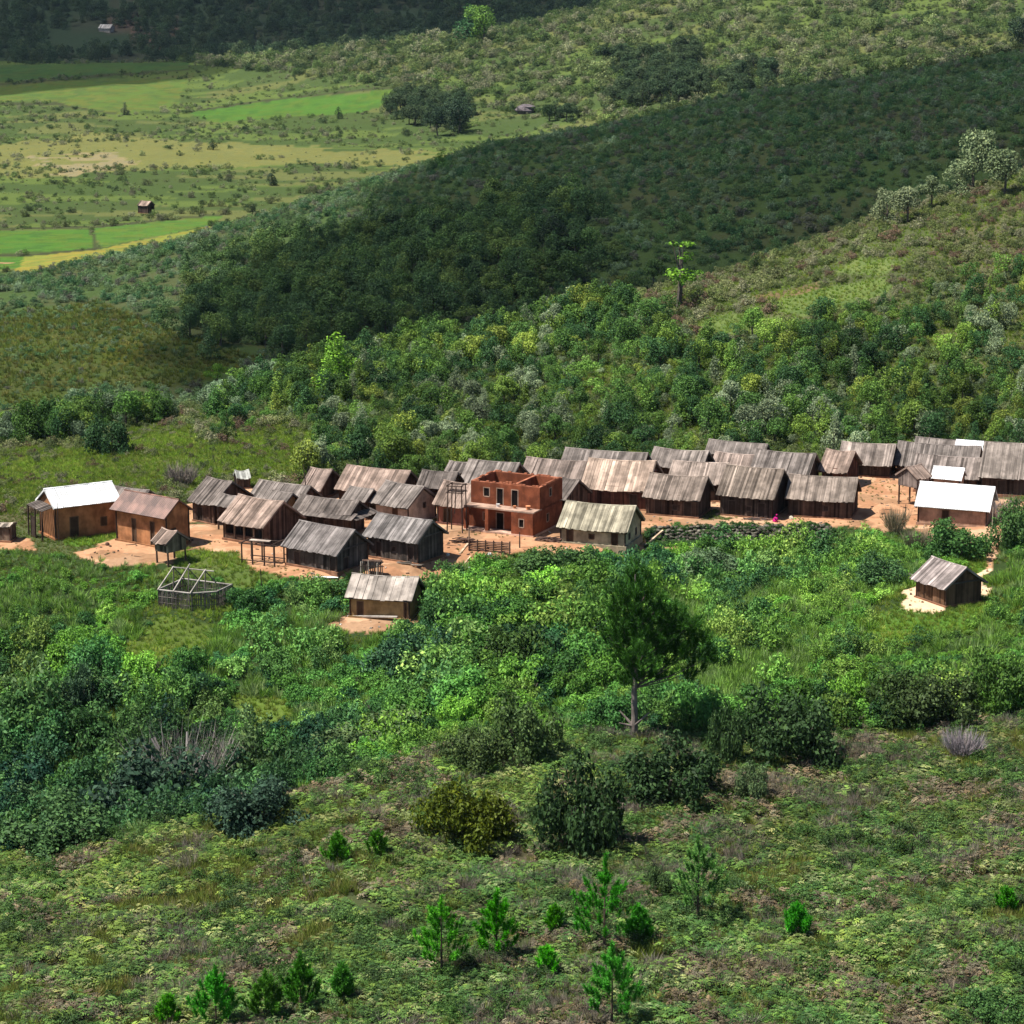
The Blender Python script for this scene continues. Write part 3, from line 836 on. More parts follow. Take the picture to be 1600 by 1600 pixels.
def house(name, label, eL, eR, dv, psi, he=1.6, roof='strips', rt=GREY, wall='plank', wt=W_BROWN, group=None, of=.42, os_=.32, pitch=34.0,
          fr=((-.22, .62, 0, 1.3, 'door'), (.22, .38, .6, 1.0, 'window')), gb=(), stilts=0.0, seed=0, plinth=True, L=None, hw=None, ymin=150, porch=False, beam=False, strip=.17, gz=None, skirt=False, patch=False, annex=False):
    rng = random.Random(seed * 7 + int(eL[0] * 13) + int(eL[1]))
    mx, my = (eL[0] + eR[0]) / 2, (eL[1] + eR[1]) / 2
    x, y, z = ground_at(mx, my, he, ymin)
    if stilts: pass
    if 0 < psi < 45 and eL[0] < 700: psi += 4
    ps = math.radians(psi); s = FPX / math.hypot(y, CAMZ - z)
    if L is None: L = 1.04 * abs(eR[0] - eL[0]) / s / math.cos(ps)
    tp = math.tan(math.radians(pitch))
    if hw is None: hw = dv / s / (tp * cP + abs(math.cos(ps)) * sP)
    back = Vector((math.sin(ps), math.cos(ps)))
    cx, cy = x + back.x * hw, y + back.y * hw
    g = hz(cx, cy) if gz is None else gz
    he = z - g                                                   # the eave keeps its height, the base follows the ground
    t = thing(name, label, 'house' if 'hut' not in name and 'granary' not in name else ('hut' if 'hut' in name else 'granary'), (cx, cy, g), -ps, group)
    t.rotation_euler[0] = rng.gauss(0, .008); t.rotation_euler[1] = rng.gauss(0, .010)
    ROOTS.append((t, L / 2, hw))
    zr = he + hw * tp
    yw = hw - of; xw = L / 2 - os_; th = .14
    zt = he + of * tp - .06                                      # wall top under the slope
    zb = stilts if stilts else -.5
    def F(u, d, zz): return (u, -yw + d, zz)
    def Bk(u, d, zz): return (-u, yw - d, zz)
    def Rt(u, d, zz): return (xw - d, u, zz)
    def Lf(u, d, zz): return (-xw + d, -u, zz)
    fl = stilts + .02 if stilts else .02
    fh, gh = [], []
    for (fx, w, a, b, k) in fr:
        u = fx * 2 * xw; b2 = min(b + fl, zt - .12); fh.append((u - w / 2, u + w / 2, a + fl, b2, k))
    for (fx, w, a, b, k) in gb:
        u = fx * 2 * yw; gh.append((u - w / 2, u + w / 2, a + fl, min(b + fl, zt + .5), k))
    wm = M_MUD if wall == 'mud' else M_WOOD
    mb = MB()
    fpart = [h[:4] for h in fh]
    ghl = [h[:4] for h in gh if h[3] < zt - .02]
    if porch:
        # open veranda in front: low parapet, posts, wall set back
        par = .55
        wall_panel(mb, 2 * xw, zb, par, [], .12, F)
        def F2(u, d, zz): return (u, -yw + 1.0 + d, zz)
        wall_panel(mb, 2 * xw - .3, par - .6, zt + .5, fpart, th, F2)
        Fx = F2
    else:
        wall_panel(mb, 2 * xw, zb, zt, fpart, th, F); Fx = F
    wall_panel(mb, 2 * xw, zb, zt, [], th, Bk)
    for fn, holes in ((Rt, ghl), (Lf, [])):
        wall_panel(mb, 2 * yw - (.02), zb, zt, holes, th, fn)
        gt = zt + yw * tp
        mb.add([fn(-yw, 0, zt), fn(yw, 0, zt), fn(0, 0, gt), fn(-yw, th, zt), fn(yw, th, zt), fn(0, th, gt)], [(0, 1, 2), (5, 4, 3), (0, 2, 5, 3), (1, 4, 5, 2)], .45)
    if stilts: mb.box((0, 0, stilts + .03), (2 * xw - .02, 2 * yw - .02, .06), None, .4)
    mb.build('wall', wm, t, tint=wt)
    for h in fh: fixture(t, h[4], Fx, h[0], h[1], h[2], h[3], W_DARK if wall != 'mud' else (.09, .055, .035))
    for h in gh:
        if h[3] < zt - .02: fixture(t, h[4], Rt, h[0], h[1], h[2], h[3], W_DARK)
    if wall == 'plank':
        bd = MB()
        for fn, w, tri in ((F, 2 * xw, 0), (Rt, 2 * yw, 1), (Lf, 2 * yw, 1)):
            if porch and fn is F: continue
            u = -w / 2 + .05
            while u < w / 2 - .1:
                bw = rng.uniform(.11, .24); c = u + bw / 2
                top = zt - .03 + (max(0, (yw - abs(c)) * tp - .12) if tri else 0)
                bot = zb + .5 if not stilts else zb
                bot += rng.uniform(0, .1)
                hs = [h for h in (fh if fn is F else gh if fn is Rt else ()) if h[0] - bw / 2 - .06 < c < h[1] + bw / 2 + .06]
                spans = [(bot, top)]
                for h in hs: spans = [q for sp in spans for q in ((sp[0], min(sp[1], h[2] - .07)), (max(sp[0], h[3] + .07), sp[1])) if q[1] - q[0] > .1]
                th2 = rng.uniform(.012, .035); val = min(max(rng.gauss(.5, .28), 0), 1.2)
                for (a, b) in spans:
                    ps_ = [fn(u, -th2, a), fn(u + bw * .94, -th2, a), fn(u + bw * .94, -th2, b), fn(u, -th2, b), fn(u, .01, a), fn(u + bw * .94, .01, a), fn(u + bw * .94, .01, b), fn(u, .01, b)]
                    bd.add(ps_, [(0, 1, 2, 3), (0, 4, 5, 1), (1, 5, 6, 2), (2, 6, 7, 3), (3, 7, 4, 0)], val)
                u += bw
        bd.build('wall_boards', M_WOOD, t, tint=wt, kind='stuff')
    pm = MB()
    for sx in (-1, 1):
        for sy in (-1, 1): pm.tube((sx * (xw + .02), sy * (yw + .02), -.35), (sx * (xw + .02), sy * (yw + .02), zt), .07, .06, 6)
    pm2 = pm
    if not stilts: pm.build('corner_posts', M_POLE, t, tint=[c * .9 for c in (W_BROWN if wall == 'plank' else W_DARK)], kind='stuff')
    if stilts:
        k = 3 if xw > 1.1 else 2
        for i in range(k):
            for sy in (-1, 1):
                q = MB(); xx = -xw + .08 + (2 * xw - .16) * i / (k - 1)
                q.tube((xx, sy * (yw - .08), -.5), (xx, sy * (yw - .08), stilts + .04), .085, .075, 7); q.build('stilt', M_POLE, t, tint=W_BROWN)
    if porch:
        for i in range(5):
            q = MB(); xx = -xw + .06 + (2 * xw - .12) * i / 4
            q.box((xx, -yw + .05, zt / 2 + .1), (.12, .11, zt - .1), None, .7); q.build('post', M_WOOD, t, tint=(.2, .14, .1))
    if plinth and not stilts:
        q = MB(); q.box((0, 0, -.18), (2 * xw + .3, 2 * yw + .3, .6), None, .5)
        q.build('plinth', M_MUD, t, tint=(.24, .12, .07) if wall == 'plank' else [c * .75 for c in wt])
    if beam:
        q = MB(); q.tube((xw + .05, -yw - .1, zt), (xw + .05, yw + .1, zt), .06); q.build('tie_beam', M_POLE, t, tint=DARK)
    if skirt:                                                    # low pent roof round the front and the right gable
        for (cx_, cy_, lx, ly, ax, sg) in ((0, -hw - .1, L + .9, 1.1, 'X', 1), (L / 2 + .25, .1, 1.0, 2 * hw + .7, 'Y', 1)):
            q = MB(); n = int(max(lx, ly) / .2)
            for i in range(n):
                if ax == 'X': q.box((cx_ - lx / 2 + lx * (i + .5) / n, cy_, he - .12), (lx / n * .95, ly * rng.uniform(.95, 1.06), .035), rotm('X', .33), rng.gauss(.5, .2))
                else: q.box((cx_, cy_ - ly / 2 + ly * (i + .5) / n, he - .2), (lx * rng.uniform(.95, 1.06), ly / n * .95, .035), rotm('Y', .3), rng.gauss(.5, .2))
            q.build('pent_roof', M_ROOF, t, tint=rt, kind='stuff')
    gable_roof(t, L, hw, zr, he, roof, rt, rng, strip)
    if patch:                                                    # one white sheet laid over the boards
        pr = math.atan2(zr - he, hw); S = math.hypot(zr - he, hw)
        o = link('roof_sheet', corrugated(L * .42, S * .98), t, tint=(.8, .8, .82)); o.location = (L * .28, -hw / 2 - .06, (zr + he) / 2 + .12); o.rotation_euler = (pr, 0, 0)
    if annex:                                                    # dark timber lean-to against the left gable
        q = MB()
        for i in range(9): q.box((-xw - .62, -yw + .1 + i * (2 * yw - .2) / 8, zt - .25), (1.15, .24, .04), rotm('Y', -.25), rng.gauss(.5, .2))
        q.build('lean_to_roof', M_ROOF, t, tint=DARK, kind='stuff')
        for sy in (-1, 0, 1):
            q = MB(); q.tube((-xw - 1.1, sy * (yw - .1), -.4), (-xw - 1.1, sy * (yw - .1), zt - .35), .07); q.build('post', M_POLE, t, tint=W_DARK)
        q = MB()
        for i in range(5): q.box((-xw - 1.08, .1 + i * .2, .7), (.04, .17, 2.0), None, rng.gauss(.5, .25))
        q.build('lean_to_boards', M_WOOD, t, tint=W_DARK, kind='stuff')
    return t

def ridge_house(label, rL, rR, dv, psi, group=None, name='plank_house', **kw):
    off = math.tan(math.radians(psi)) * 0 + dv * .45 * (psi / 22.0)
    return house(name, label, (rL[0] - off, rL[1] + dv), (rR[0] - off, rR[1] + dv), dv, psi, group=group, **kw)
D1 = ((-.2, .6, 0, 1.25, 'door'),)
D2 = ((-.28, .6, 0, 1.3, 'door'), (.05, .4, .55, .95, 'window'), (.3, .6, 0, 1.3, 'door'))
WHITE = (.78, .78, .765)
house('mud_house', 'orange mud house with bright white metal roof above a grassy bank', (91, 796), (182, 780), 30, -34, 2.7, 'metal', WHITE, 'mud', ORANGE,
      fr=((-.2, .7, 0, 1.7, 'door'), (.28, .5, .7, 1.4, 'window')), os_=.25, of=.35, annex=True)
house('mud_house', 'orange mud house with rust-brown sheet roof beside the small stilt hut', (168, 800), (259, 806), 30, 30, 2.6, 'rust', (.17, .092, .07), 'mud', ORANGE,
      fr=((-.15, .4, 0, 2.0, 'door'), (.22, .4, 0, 2.0, 'door'), (.42, .4, .8, 1.5, 'window')), gb=((-.2, .5, .9, 1.5, 'window'),), os_=.25, of=.5)
house('stilt_hut', 'small stilt hut with plank roof before the rust-roofed orange house', (235, 846), (261, 849), 20, 38, 1.9, 'strips', PINK, 'plank', (.2, .16, .11), fr=(), stilts=.95, of=.25, os_=.15)
house('plank_house', 'dark house with grey thatch-like roof behind the rust-roofed orange house', (291, 783), (334, 787), 37, 35, 1.8, 'strips', DARK, fr=D1)
house('granary', 'small roofed granary on tall stilts between orange house and pink-roofed house', (333, 789), (358, 792), 17, 32, 2.1, 'strips', GREY, fr=(), stilts=1.5, of=.2, os_=.15, wt=W_BROWN)
ridge_house('low grey-roofed house showing its ridge behind the white-roofed orange house', (172, 760), (232, 765), 20, 25)
house('plank_house', 'veranda house with pinkish plank roof and open dark front', (338, 815), (412, 825), 42, 32, 1.55, 'strips', PINK, 'plank', W_BROWN, porch=True, fr=((-.2, .7, .1, 1.3, 'door'), (.25, .6, .1, 1.3, 'door')), strip=.25)
ridge_house('long grey-roofed house directly behind the pink-roofed veranda house', (400, 752), (482, 757), 32, 26, he=1.0)
ridge_house('short grey-roofed house wedged behind the pink-roofed veranda house', (424, 767), (456, 770), 18, 30, he=1.8, wall='mud', wt=TAN, fr=())
house('plank_house', 'low dark house with pent roof skirting its front and gable', (456, 796), (548, 803), 22, 24, 1.8, 'strips', DARK, 'plank', W_DARK, skirt=True, fr=D2, pitch=32)
ridge_house('house with wide pinkish striped roof at the wood edge beside tall pole', (538, 728), (637, 733), 38, 20, rt=PINK, strip=.24, he=1.2)
ridge_house('narrow house with brown roof abutting the wide pinkish roof', (482, 731), (516, 732), 34, 22, he=.9, rt=(.24, .18, .15))
ridge_house('little grey roof squeezed before the wide pinkish roof', (545, 760), (582, 764), 20, 28, fr=())
house('mud_house', 'whitewashed house with grey roof and white verge boards', (577, 786), (637, 793), 34, 34, 1.5, 'strips', GREY, 'mud', WHITISH, fr=((.1, .5, 0, 1.3, 'door'),), gb=((.1, .3, 1.1, 1.5, 'window'),))
ridge_house('dark-roofed house behind the whitewashed house with white verge', (658, 734), (712, 737), 26, 14, he=1.9, rt=DARK)
house('plank_house', 'dark grey plank house with tie beam beside the open pole rack', (437, 857), (526, 865), 40, 30, 1.5, 'strips', (.16, .14, .13), 'plank', W_GREY, fr=((-.3, .5, 0, 1.1, 'door'), (.42, .5, 0, 1.2, 'door')), gb=((-.2, .5, .1, 1.0, 'door'),), beam=True)
house('plank_house', 'dark plank house with ragged roof edge behind the stake pen', (566, 840), (652, 845), 35, 30, 1.8, 'strips', (.165, .148, .138), 'plank', (.085, .07, .06), fr=((-.3, .5, 0, 1.3, 'door'), (.02, .35, .75, 1.1, 'window'), (.36, .5, 0, 1.3, 'door')), beam=True, strip=.2)
house('plank_house', 'tan mud house with wide pale roof planks on its own earth terrace', (540, 936), (642, 936), 36, 10, 1.6, 'planks', (.25, .215, .185), 'mud', TAN, fr=((-.33, .45, 0, 1.2, 'door'), (.44, .16, 0, 1.3, 'door')), of=.3)
house('plank_house', 'house with pinkish roof and red mud wall behind pole tower', (676, 790), (733, 790), 37, 20, 1.7, 'strips', PINK, 'mud', (.24, .1, .07), fr=D1)
ridge_house('grey-roofed house with dark gable directly behind the unfinished red building', (735, 719), (812, 721), 36, 24)
ridge_house('small grey roof peeping out behind the dark-gabled grey roof', (702, 721), (733, 722), 16, 22, fr=())
ridge_house('pale brown-roofed house between red building and the big striped bright roof', (826, 715), (919, 719), 30, 20, he=1.1, rt=(.21, .165, .14))
house('plank_house', 'red-brown plank house with the big bright pinkish striped roof', (909, 762), (1010, 766), 47, 18, 1.8, 'strips', (.33, .245, .19), 'plank', W_RED, fr=((.3, .6, 0, 1.3, 'door'),), strip=.26)
ridge_house('long low grey roof at wood edge behind the big bright striped roof', (887, 702), (1010, 705), 22, 18)
ridge_house('small thatched house squeezed between red building and big bright striped roof', (882, 748), (906, 748), 32, 35, rt=DARK, fr=())
house('mud_house', 'cream plastered house with mossy pale roof and small dark windows', (872, 828), (977, 827), 41, 20, 1.35, 'strips', (.27, .24, .175), 'mud', CREAM, of=.3, os_=.28,
      fr=((-.36, .5, 0, 1.3, 'door'), (-.02, .4, .5, .85, 'window'), (.34, .5, 0, 1.3, 'door')), gb=((-.22, .4, .45, .9, 'window'), (.2, .35, .45, .95, 'window')), strip=.2)
FRW = 'plank houses in a line above the stone wall'
house('plank_house', 'plank house above the stone wall, next to the cream house', (1006, 779), (1091, 780), 38, 20, 1.6, 'strips', (.20, .158, .13), fr=D2)
house('plank_house', 'tall-roofed plank house behind the crouching magenta figure', (1122, 775), (1206, 777), 47, 22, 1.85, 'strips', (.195, .155, .125), wt=W_DARK, fr=D2)
house('plank_house', 'plank house on the edge of the open orange earth yard', (1230, 780), (1330, 783), 38, 16, 1.6, 'strips', (.20, .16, .132), fr=((-.4, .5, 0, 1.3, 'door'), (.1, .4, .6, 1.0, 'window')))
BK = 'grey-roofed houses packed behind the stone wall row'
for rL, rR, dv, psi, rt, lab in (
    ((1057, 721), (1140, 722), 34, 18, (.27, .215, .18), 'pink-grey roof directly behind the plank house next to the cream house'),
    ((1190, 706), (1276, 703), 38, 22, GREY, 'grey-roofed house with dark gable behind the tall-roofed plank house'),
    ((1027, 700), (1107, 702), 28, 22, (.19, .16, .14), 'dark-gabled grey house behind the big bright striped roof'),
    ((1112, 690), (1198, 690), 22, 20, GREY, 'hindmost grey roof under the trees behind the dark-gabled houses'),
    ((1122, 708), (1188, 708), 24, 20, (.29, .225, .19), 'pinkish roof squeezed between two grey roofs below the hindmost roof'),
    ((1298, 702), (1339, 703), 34, 26, PINK, 'narrow pinkish-roofed house with red-brown gable beside the orange yard'),
    ((1324, 691), (1402, 692), 34, 18, (.22, .18, .155), 'grey-roofed house with dark front at the back of the orange yard')):
    ridge_house(lab, rL, rR, dv, psi, rt=rt, wt=W_RED if psi == 26 else W_DARK, he=1.2 if rR[0] in (1402, 1188) else 1.6)
ridge_house('broad grey-roofed house behind the stilt granary', (1415, 692), (1534, 693), 38, 18, he=.9)
ridge_house('hindmost roof with a white sheet patch behind the broad grey roof', (1439, 686), (1540, 687), 18, 20, he=.8, wall='mud', wt=(.35, .15, .09), patch=True)
ridge_house('grey-roofed house with black gable behind the two white roofs', (1442, 711), (1538, 713), 34, 20, rt=(.20, .165, .145), he=1.5)
ridge_house('large mottled grey roof at the edge of the green shrubs', (1556, 691), (1660, 692), 57, 18, rt=(.21, .175, .15))
house('granary', 'grey stilt granary with striped roof at the edge of the orange yard', (1433, 750), (1458, 742), 19, -40, 2.6, 'strips', PINK, 'plank', (.19, .15, .13), fr=(), stilts=1.7, of=.2, os_=.15)
house('mud_house', 'small house with bright white roof behind the large white-roofed house', (1456, 749), (1499, 750), 19, 22, 2.2, 'metal', WHITE, 'mud', PINKMUD, fr=(), of=.25, os_=.2)
house('mud_house', 'pink mud house with large white metal roof above the winding path', (1434, 795), (1540, 797), 39, 20, 1.5, 'metal', WHITE, 'mud', PINKMUD, fr=((-.1, .5, 0, 1.2, 'door'),), of=.35, os_=.3)
house('plank_hut', 'lone dark plank hut with steep roof on a pale earth pad', (1439, 903), (1459, 921), 36, 60, 1.45, 'strips', (.24, .20, .185), 'plank', (.13, .075, .045), L=3.9, hw=2.0, fr=(), beam=True, strip=.22)
house('plank_hut', 'tiny grey hut standing alone on the grassy slope behind the village', (371, 748), (391, 745), 12, -18, 1.0, 'strips', (.42, .42, .38), 'plank', W_DARK, fr=(), of=.15, os_=.1)
house('plank_hut', 'squat dark hut with pale flat roof beside leafy bushes', (-14, 823), (15, 823), 6, 5, 1.3, 'strips', PALE, 'plank', (.2, .15, .11), fr=(), of=.15, os_=.1, pitch=10)
house('field_hut', 'small dark field hut beside the rice paddies', (214, 322), (231, 320), 8, 25, 1.9, 'strips', PINK, 'plank', W_DARK, fr=(), of=.2, os_=.15, ymin=560, strip=.3)
house('field_hut', 'field hut with pale roof on the dark far hillside', (153, 45), (172, 43), 7, 15, 2.6, 'strips', (.55, .5, .45), 'mud', (.4, .34, .28), fr=(), of=.3, os_=.2, ymin=1160, strip=.5)
house('field_hut', 'half-seen hut with pinkish roof at the edge of the yellow paddy', (-8, 428), (17, 428), 9, 10, 1.8, 'strips', PALE, 'mud', TAN, fr=(), of=.2, os_=.15, ymin=470, strip=.3)

# ------------------------------------------------------------------ unfinished red building
def red_building():
    x, y, z = ground_at(778, 834, 0, 150); ps = math.radians(26); L, D = 6.3, 5.7
    g = 0.0; back = Vector((math.sin(ps), math.cos(ps)))
    t = thing('brick_building', 'unfinished two-storey red earth building without a roof', 'building', (x + back.x * D / 2, y + back.y * D / 2, g), -ps)
    ROOTS.append((t, L / 2, D / 2))
    RED = (.20, .062, .030); h1, h2 = 1.95, 3.85; bal = 1.35; hx, hy = L / 2, D / 2; th = .22
    wins = []
    def panel(name, w, z0, z1, holes, xf, tint=RED):
        mb = MB(); wall_panel(mb, w, z0, z1, [h[:4] for h in holes], th, xf)
        p = mb.build(name, M_BRICKMUD, t, tint=tint)
        for h in holes: fixture(p, h[4], xf, *h[:4], (.012, .008, .007), frame_tint=(.28, .19, .14), leaf=True)  # near-black leaves fill the openings in place of the shade inside
        return p
    xr = hx * .38                                                # the solid room takes the right of the ground floor
    panel('wall', hx - xr, -.4, h1, [(-.25, .15, .75, 1.4, 'window')], lambda u, d, q: ((xr + hx) / 2 + u, -hy + d, q))
    panel('wall', xr + hx, -.4, h1 - .12, [(-.85, -.35, .75, 1.4, 'window'), (.35, 1.0, .06, 1.5, 'door')], lambda u, d, q: ((xr - hx) / 2 + u, -hy + 1.0 + d, q))
    panel('wall', 1.0 - .02, -.4, h1 - .01, [], lambda u, d, q: (xr + d, -hy + .5 - u, q))
    panel('wall', D - .02, -.4, h1, [(-.2, .2, .75, 1.4, 'window')], lambda u, d, q: (hx - d, u, q))
    panel('wall', D - 1.0, -.4, h1, [], lambda u, d, q: (-hx + d, .5 - u, q))
    panel('wall', L - .02, -.4, h1, [], lambda u, d, q: (-u, hy - d, q))
    yu = -hy + bal
    panel('wall', L - .02, h1 + .1, h2, [(-1.95, -1.45, h1 + .75, h1 + 1.45, 'window'), (-.75, -.2, h1 + .16, h1 + 1.5, 'door'), (.6, 1.15, h1 + .16, h1 + 1.5, 'door')], lambda u, d, q: (u, yu + d, q))
    panel('wall', D - bal, h1 + .1, h2, [(-.35, .05, h1 + .85, h1 + 1.5, 'window')], lambda u, d, q: (hx - d - .004, bal / 2 + u, q))
    panel('wall', D - bal, h1 + .1, h2, [], lambda u, d, q: (-hx + d + .004, bal / 2 - u, q))
    panel('wall', L - .02, h1 + .1, h2, [], lambda u, d, q: (-u, hy - d - .004, q))
    panel('partition', D - bal - .5, h1 + .1, h2 - .03, [], lambda u, d, q: (xr - .6 + d, bal / 2 + u, q))
    q = MB()                                                     # wall tops, brighter freshly laid course
    for (c, s) in (((0, yu + th / 2, h2 + .02), (L, th, .05)), ((0, hy - th / 2, h2 + .02), (L, th, .05)), ((hx - th / 2, bal / 2, h2 + .022), (th, D - bal - 2 * th, .05)), ((-hx + th / 2, bal / 2, h2 + .022), (th, D - bal - 2 * th, .05)), ((xr - .6 + th / 2, bal / 2, h2), (th, D - bal - 2 * th, .05))):
        q.box(c, s, None, .6)
    q.build('wall_top', M_BRICKMUD, t, tint=(.30, .11, .06))
    rb = random.Random(12); bm_ = MB().box((0, 0, 0), (.26, .2, .1), None, .5).mesh('brick', M_BRICKMUD)
    for (a, b) in (((-hx + .15, yu + .11), (hx - .15, yu + .11)), ((-hx + .15, hy - .11), (hx - .15, hy - .11)), ((hx - .11, yu + .3), (hx - .11, hy - .3)), ((-hx + .11, yu + .3), (-hx + .11, hy - .3))):
        ln = math.hypot(b[0] - a[0], b[1] - a[1]); n_ = int(ln / .29); run = 0
        for i in range(n_):
            if rb.random() < .22: run = 0 if run else 1
            for c in range(run + (rb.random() < .25)):
                o = link('brick', bm_, t, tint=[k * rb.uniform(.7, 1.35) for k in (.27,)] + [0, 0])
                g_ = rb.uniform(.75, 1.3); o['tint'] = [.27 * g_, .095 * g_, .05 * g_]
                u_ = (i + .5) / n_; o.location = (a[0] + (b[0] - a[0]) * u_, a[1] + (b[1] - a[1]) * u_, h2 + .093 + c * .105)
                o.rotation_euler = (0, 0, (math.pi / 2 if abs(b[1] - a[1]) > abs(b[0] - a[0]) else 0) + rb.gauss(0, .08))
    q = MB(); q.box((0, (-hy + yu) / 2 + .1 + .11, h1 + .05), (L + .05, bal + .26, .12), None, .5); q.box((0, bal / 2 + .2, h1 + .03), (L - .5, D - bal - .6, .08), None, .4)
    q.build('balcony_floor', M_MUD, t, tint=(.36, .24, .18))
    for u in (-hx + .16, -hx + 2.1):
        q = MB(); q.box((u, -hy + .18, h1 / 2 - .1), (.3, .34, h1 + .15), None, .6); q.build('pillar', M_BRICKMUD, t, tint=RED)
    q = MB(); q.box((0, 0.02, -.12), (L + .14, D + .14, .5), None, .6); q.build('plinth', M_MUD, t, tint=(.42, .27, .2))
    for (u, v, s, tint) in ((-.35, -.62, .16, (.75, .72, .68)), (1.1, -.5, .14, (.6, .25, .12)), (2.3, -.45, .2, (.6, .25, .12))):
        q = MB(); q.tube((u, -hy + bal + v, h1 + .11), (u, -hy + bal + v, h1 + .11 + s * 1.4), s * .8, s, 8); q.tube((u, -hy + bal + v, h1 + .11 + s * 1.4), (u, -hy + bal + v, h1 + .11 + s * 1.55), s * 1.1, s * 1.1, 8)
        w = t.matrix_basis @ Vector((0, 0, 0))
        o = q.build('bucket', M_CLOTH, tint=tint, label={-.35: 'pale bucket standing on the balcony of the red building', 1.1: 'small orange tub on the balcony floor by the doorway', 2.3: 'larger orange tub at the corner of the balcony'}[u], cat='bucket')
        o.location = t.location; o.rotation_euler = t.rotation_euler
red_building()

# ------------------------------------------------------------------ poles, racks, pens, walls, small things
def gpt(px, py, up=0.0): return Vector(ground_at(px, py, up, 140))
def pole(px, py, h, label, lean=(0, 0), r=.05, tint=W_DARK, name='pole', z0=-.3):
    p = gpt(px, py); q = MB(); a = Vector((0, 0, z0)); m_ = Vector((lean[0] * .4, lean[1] * .4, h * .5)); b_ = Vector((lean[0], lean[1], h))
    q.tube(a, m_, r, r * .85); q.tube(m_, b_, r * .85, r * .6)
    return q.build(name, M_POLE, tint=tint, label=label, cat='pole', loc=p)
for px, py, h, lab, kw in (
    (480, 790, 3.6, 'tall thin pole rising beside the wide pinkish roof', dict(lean=(-.25, 0), r=.06)),
    (822, 752, 2.9, 'thin dark pole standing behind the red building', dict(r=.05)),
    (92, 848, 3.6, 'thin pole before the corner of the white-roofed orange house', dict(r=.04)),
    (733, 852, 1.6, 'pale post beside the log fence below the red building', dict(r=.07, tint=(.3, .22, .16))),
    (812, 856, 1.3, 'post at the far end of the log fence', dict(r=.06)),
    (691, 890, .95, 'short lone stake on the orange earth by the dark plank house', dict(r=.05)),
    (1414, 825, 2.0, 'thin post under the edge of the stilt granary yard', dict(r=.05, tint=W_BROWN)),
    (1550, 832, 2.1, 'pale post under the roof corner of the large white-roofed house', dict(r=.05, tint=(.5, .42, .33))),
    (410, 935, 2.3, 'charred bare stem standing in the bushes below the pole rack', dict(r=.05, lean=(-.1, 0)))):
    pole(px, py, h, lab, **kw)

def rack():                                                       # open pole frame
    p = gpt(412, 880); t = thing('pole_rack', 'open rack of dark poles beside the dark grey plank house', 'rack', p, math.radians(-24))
    for i, xx in enumerate((-1.5, -.55, .5, 1.4)):
        for yy in (-.75, .75):
            q = MB(); q.tube((xx, yy, -.4), (xx, yy, 1.65 + .1 * (i % 2)), .07, .06); q.build('post', M_POLE, t, tint=W_DARK)
    for yy in (-.75, .75):
        q = MB(); q.tube((-1.75, yy, 1.62), (1.7, yy, 1.7), .055); q.build('rail', M_POLE, t, tint=W_DARK)
        q = MB(); q.tube((-1.6, yy, .32), (1.5, yy, .36), .05); q.build('rail', M_POLE, t, tint=W_DARK)
    for xx in (-1.4, -.2, 1.2):
        q = MB(); q.tube((xx, -1.0, 1.74), (xx + .05, 1.0, 1.76), .05); q.build('crossbar', M_POLE, t, tint=W_BROWN)
    q = MB(); q.box((-.2, -.1, 1.83), (1.7, .45, .04), rotm('Z', .1)); q.build('shelf_board', M_WOOD, t, tint=(.42, .34, .28))
rack()
def tower():
    p = gpt(714, 830); t = thing('pole_tower', 'tall open tower of dark poles beside the red building', 'tower', p, math.radians(-20))
    for xx in (-.62, .62):
        for yy in (-.5, .5):
            q = MB(); q.tube((xx * 1.1, yy, -.4), (xx * .95, yy * .9, 3.9), .06, .05); q.build('post', M_POLE, t, tint=W_DARK)
    q = MB(); q.tube((0, -.5, 1.6), (.1, -.4, 3.8), .05); q.build('brace', M_POLE, t, tint=W_DARK)
    for zz in (3.3, 3.85):
        for yy in (-.48, .48):
            q = MB(); q.tube((-.75, yy, zz), (.75, yy, zz + .03), .045); q.build('rail', M_POLE, t, tint=W_DARK)
        for xx in (-.6, .6):
            q = MB(); q.tube((xx, -.6, zz + .08), (xx, .6, zz + .08), .045); q.build('rail', M_POLE, t, tint=W_DARK)
    for yy in (-.3, .0, .3):
        q = MB(); q.box((0, yy, 3.42), (1.35, .2, .05)); q.build('platform_board', M_WOOD, t, tint=W_DARK)
tower()
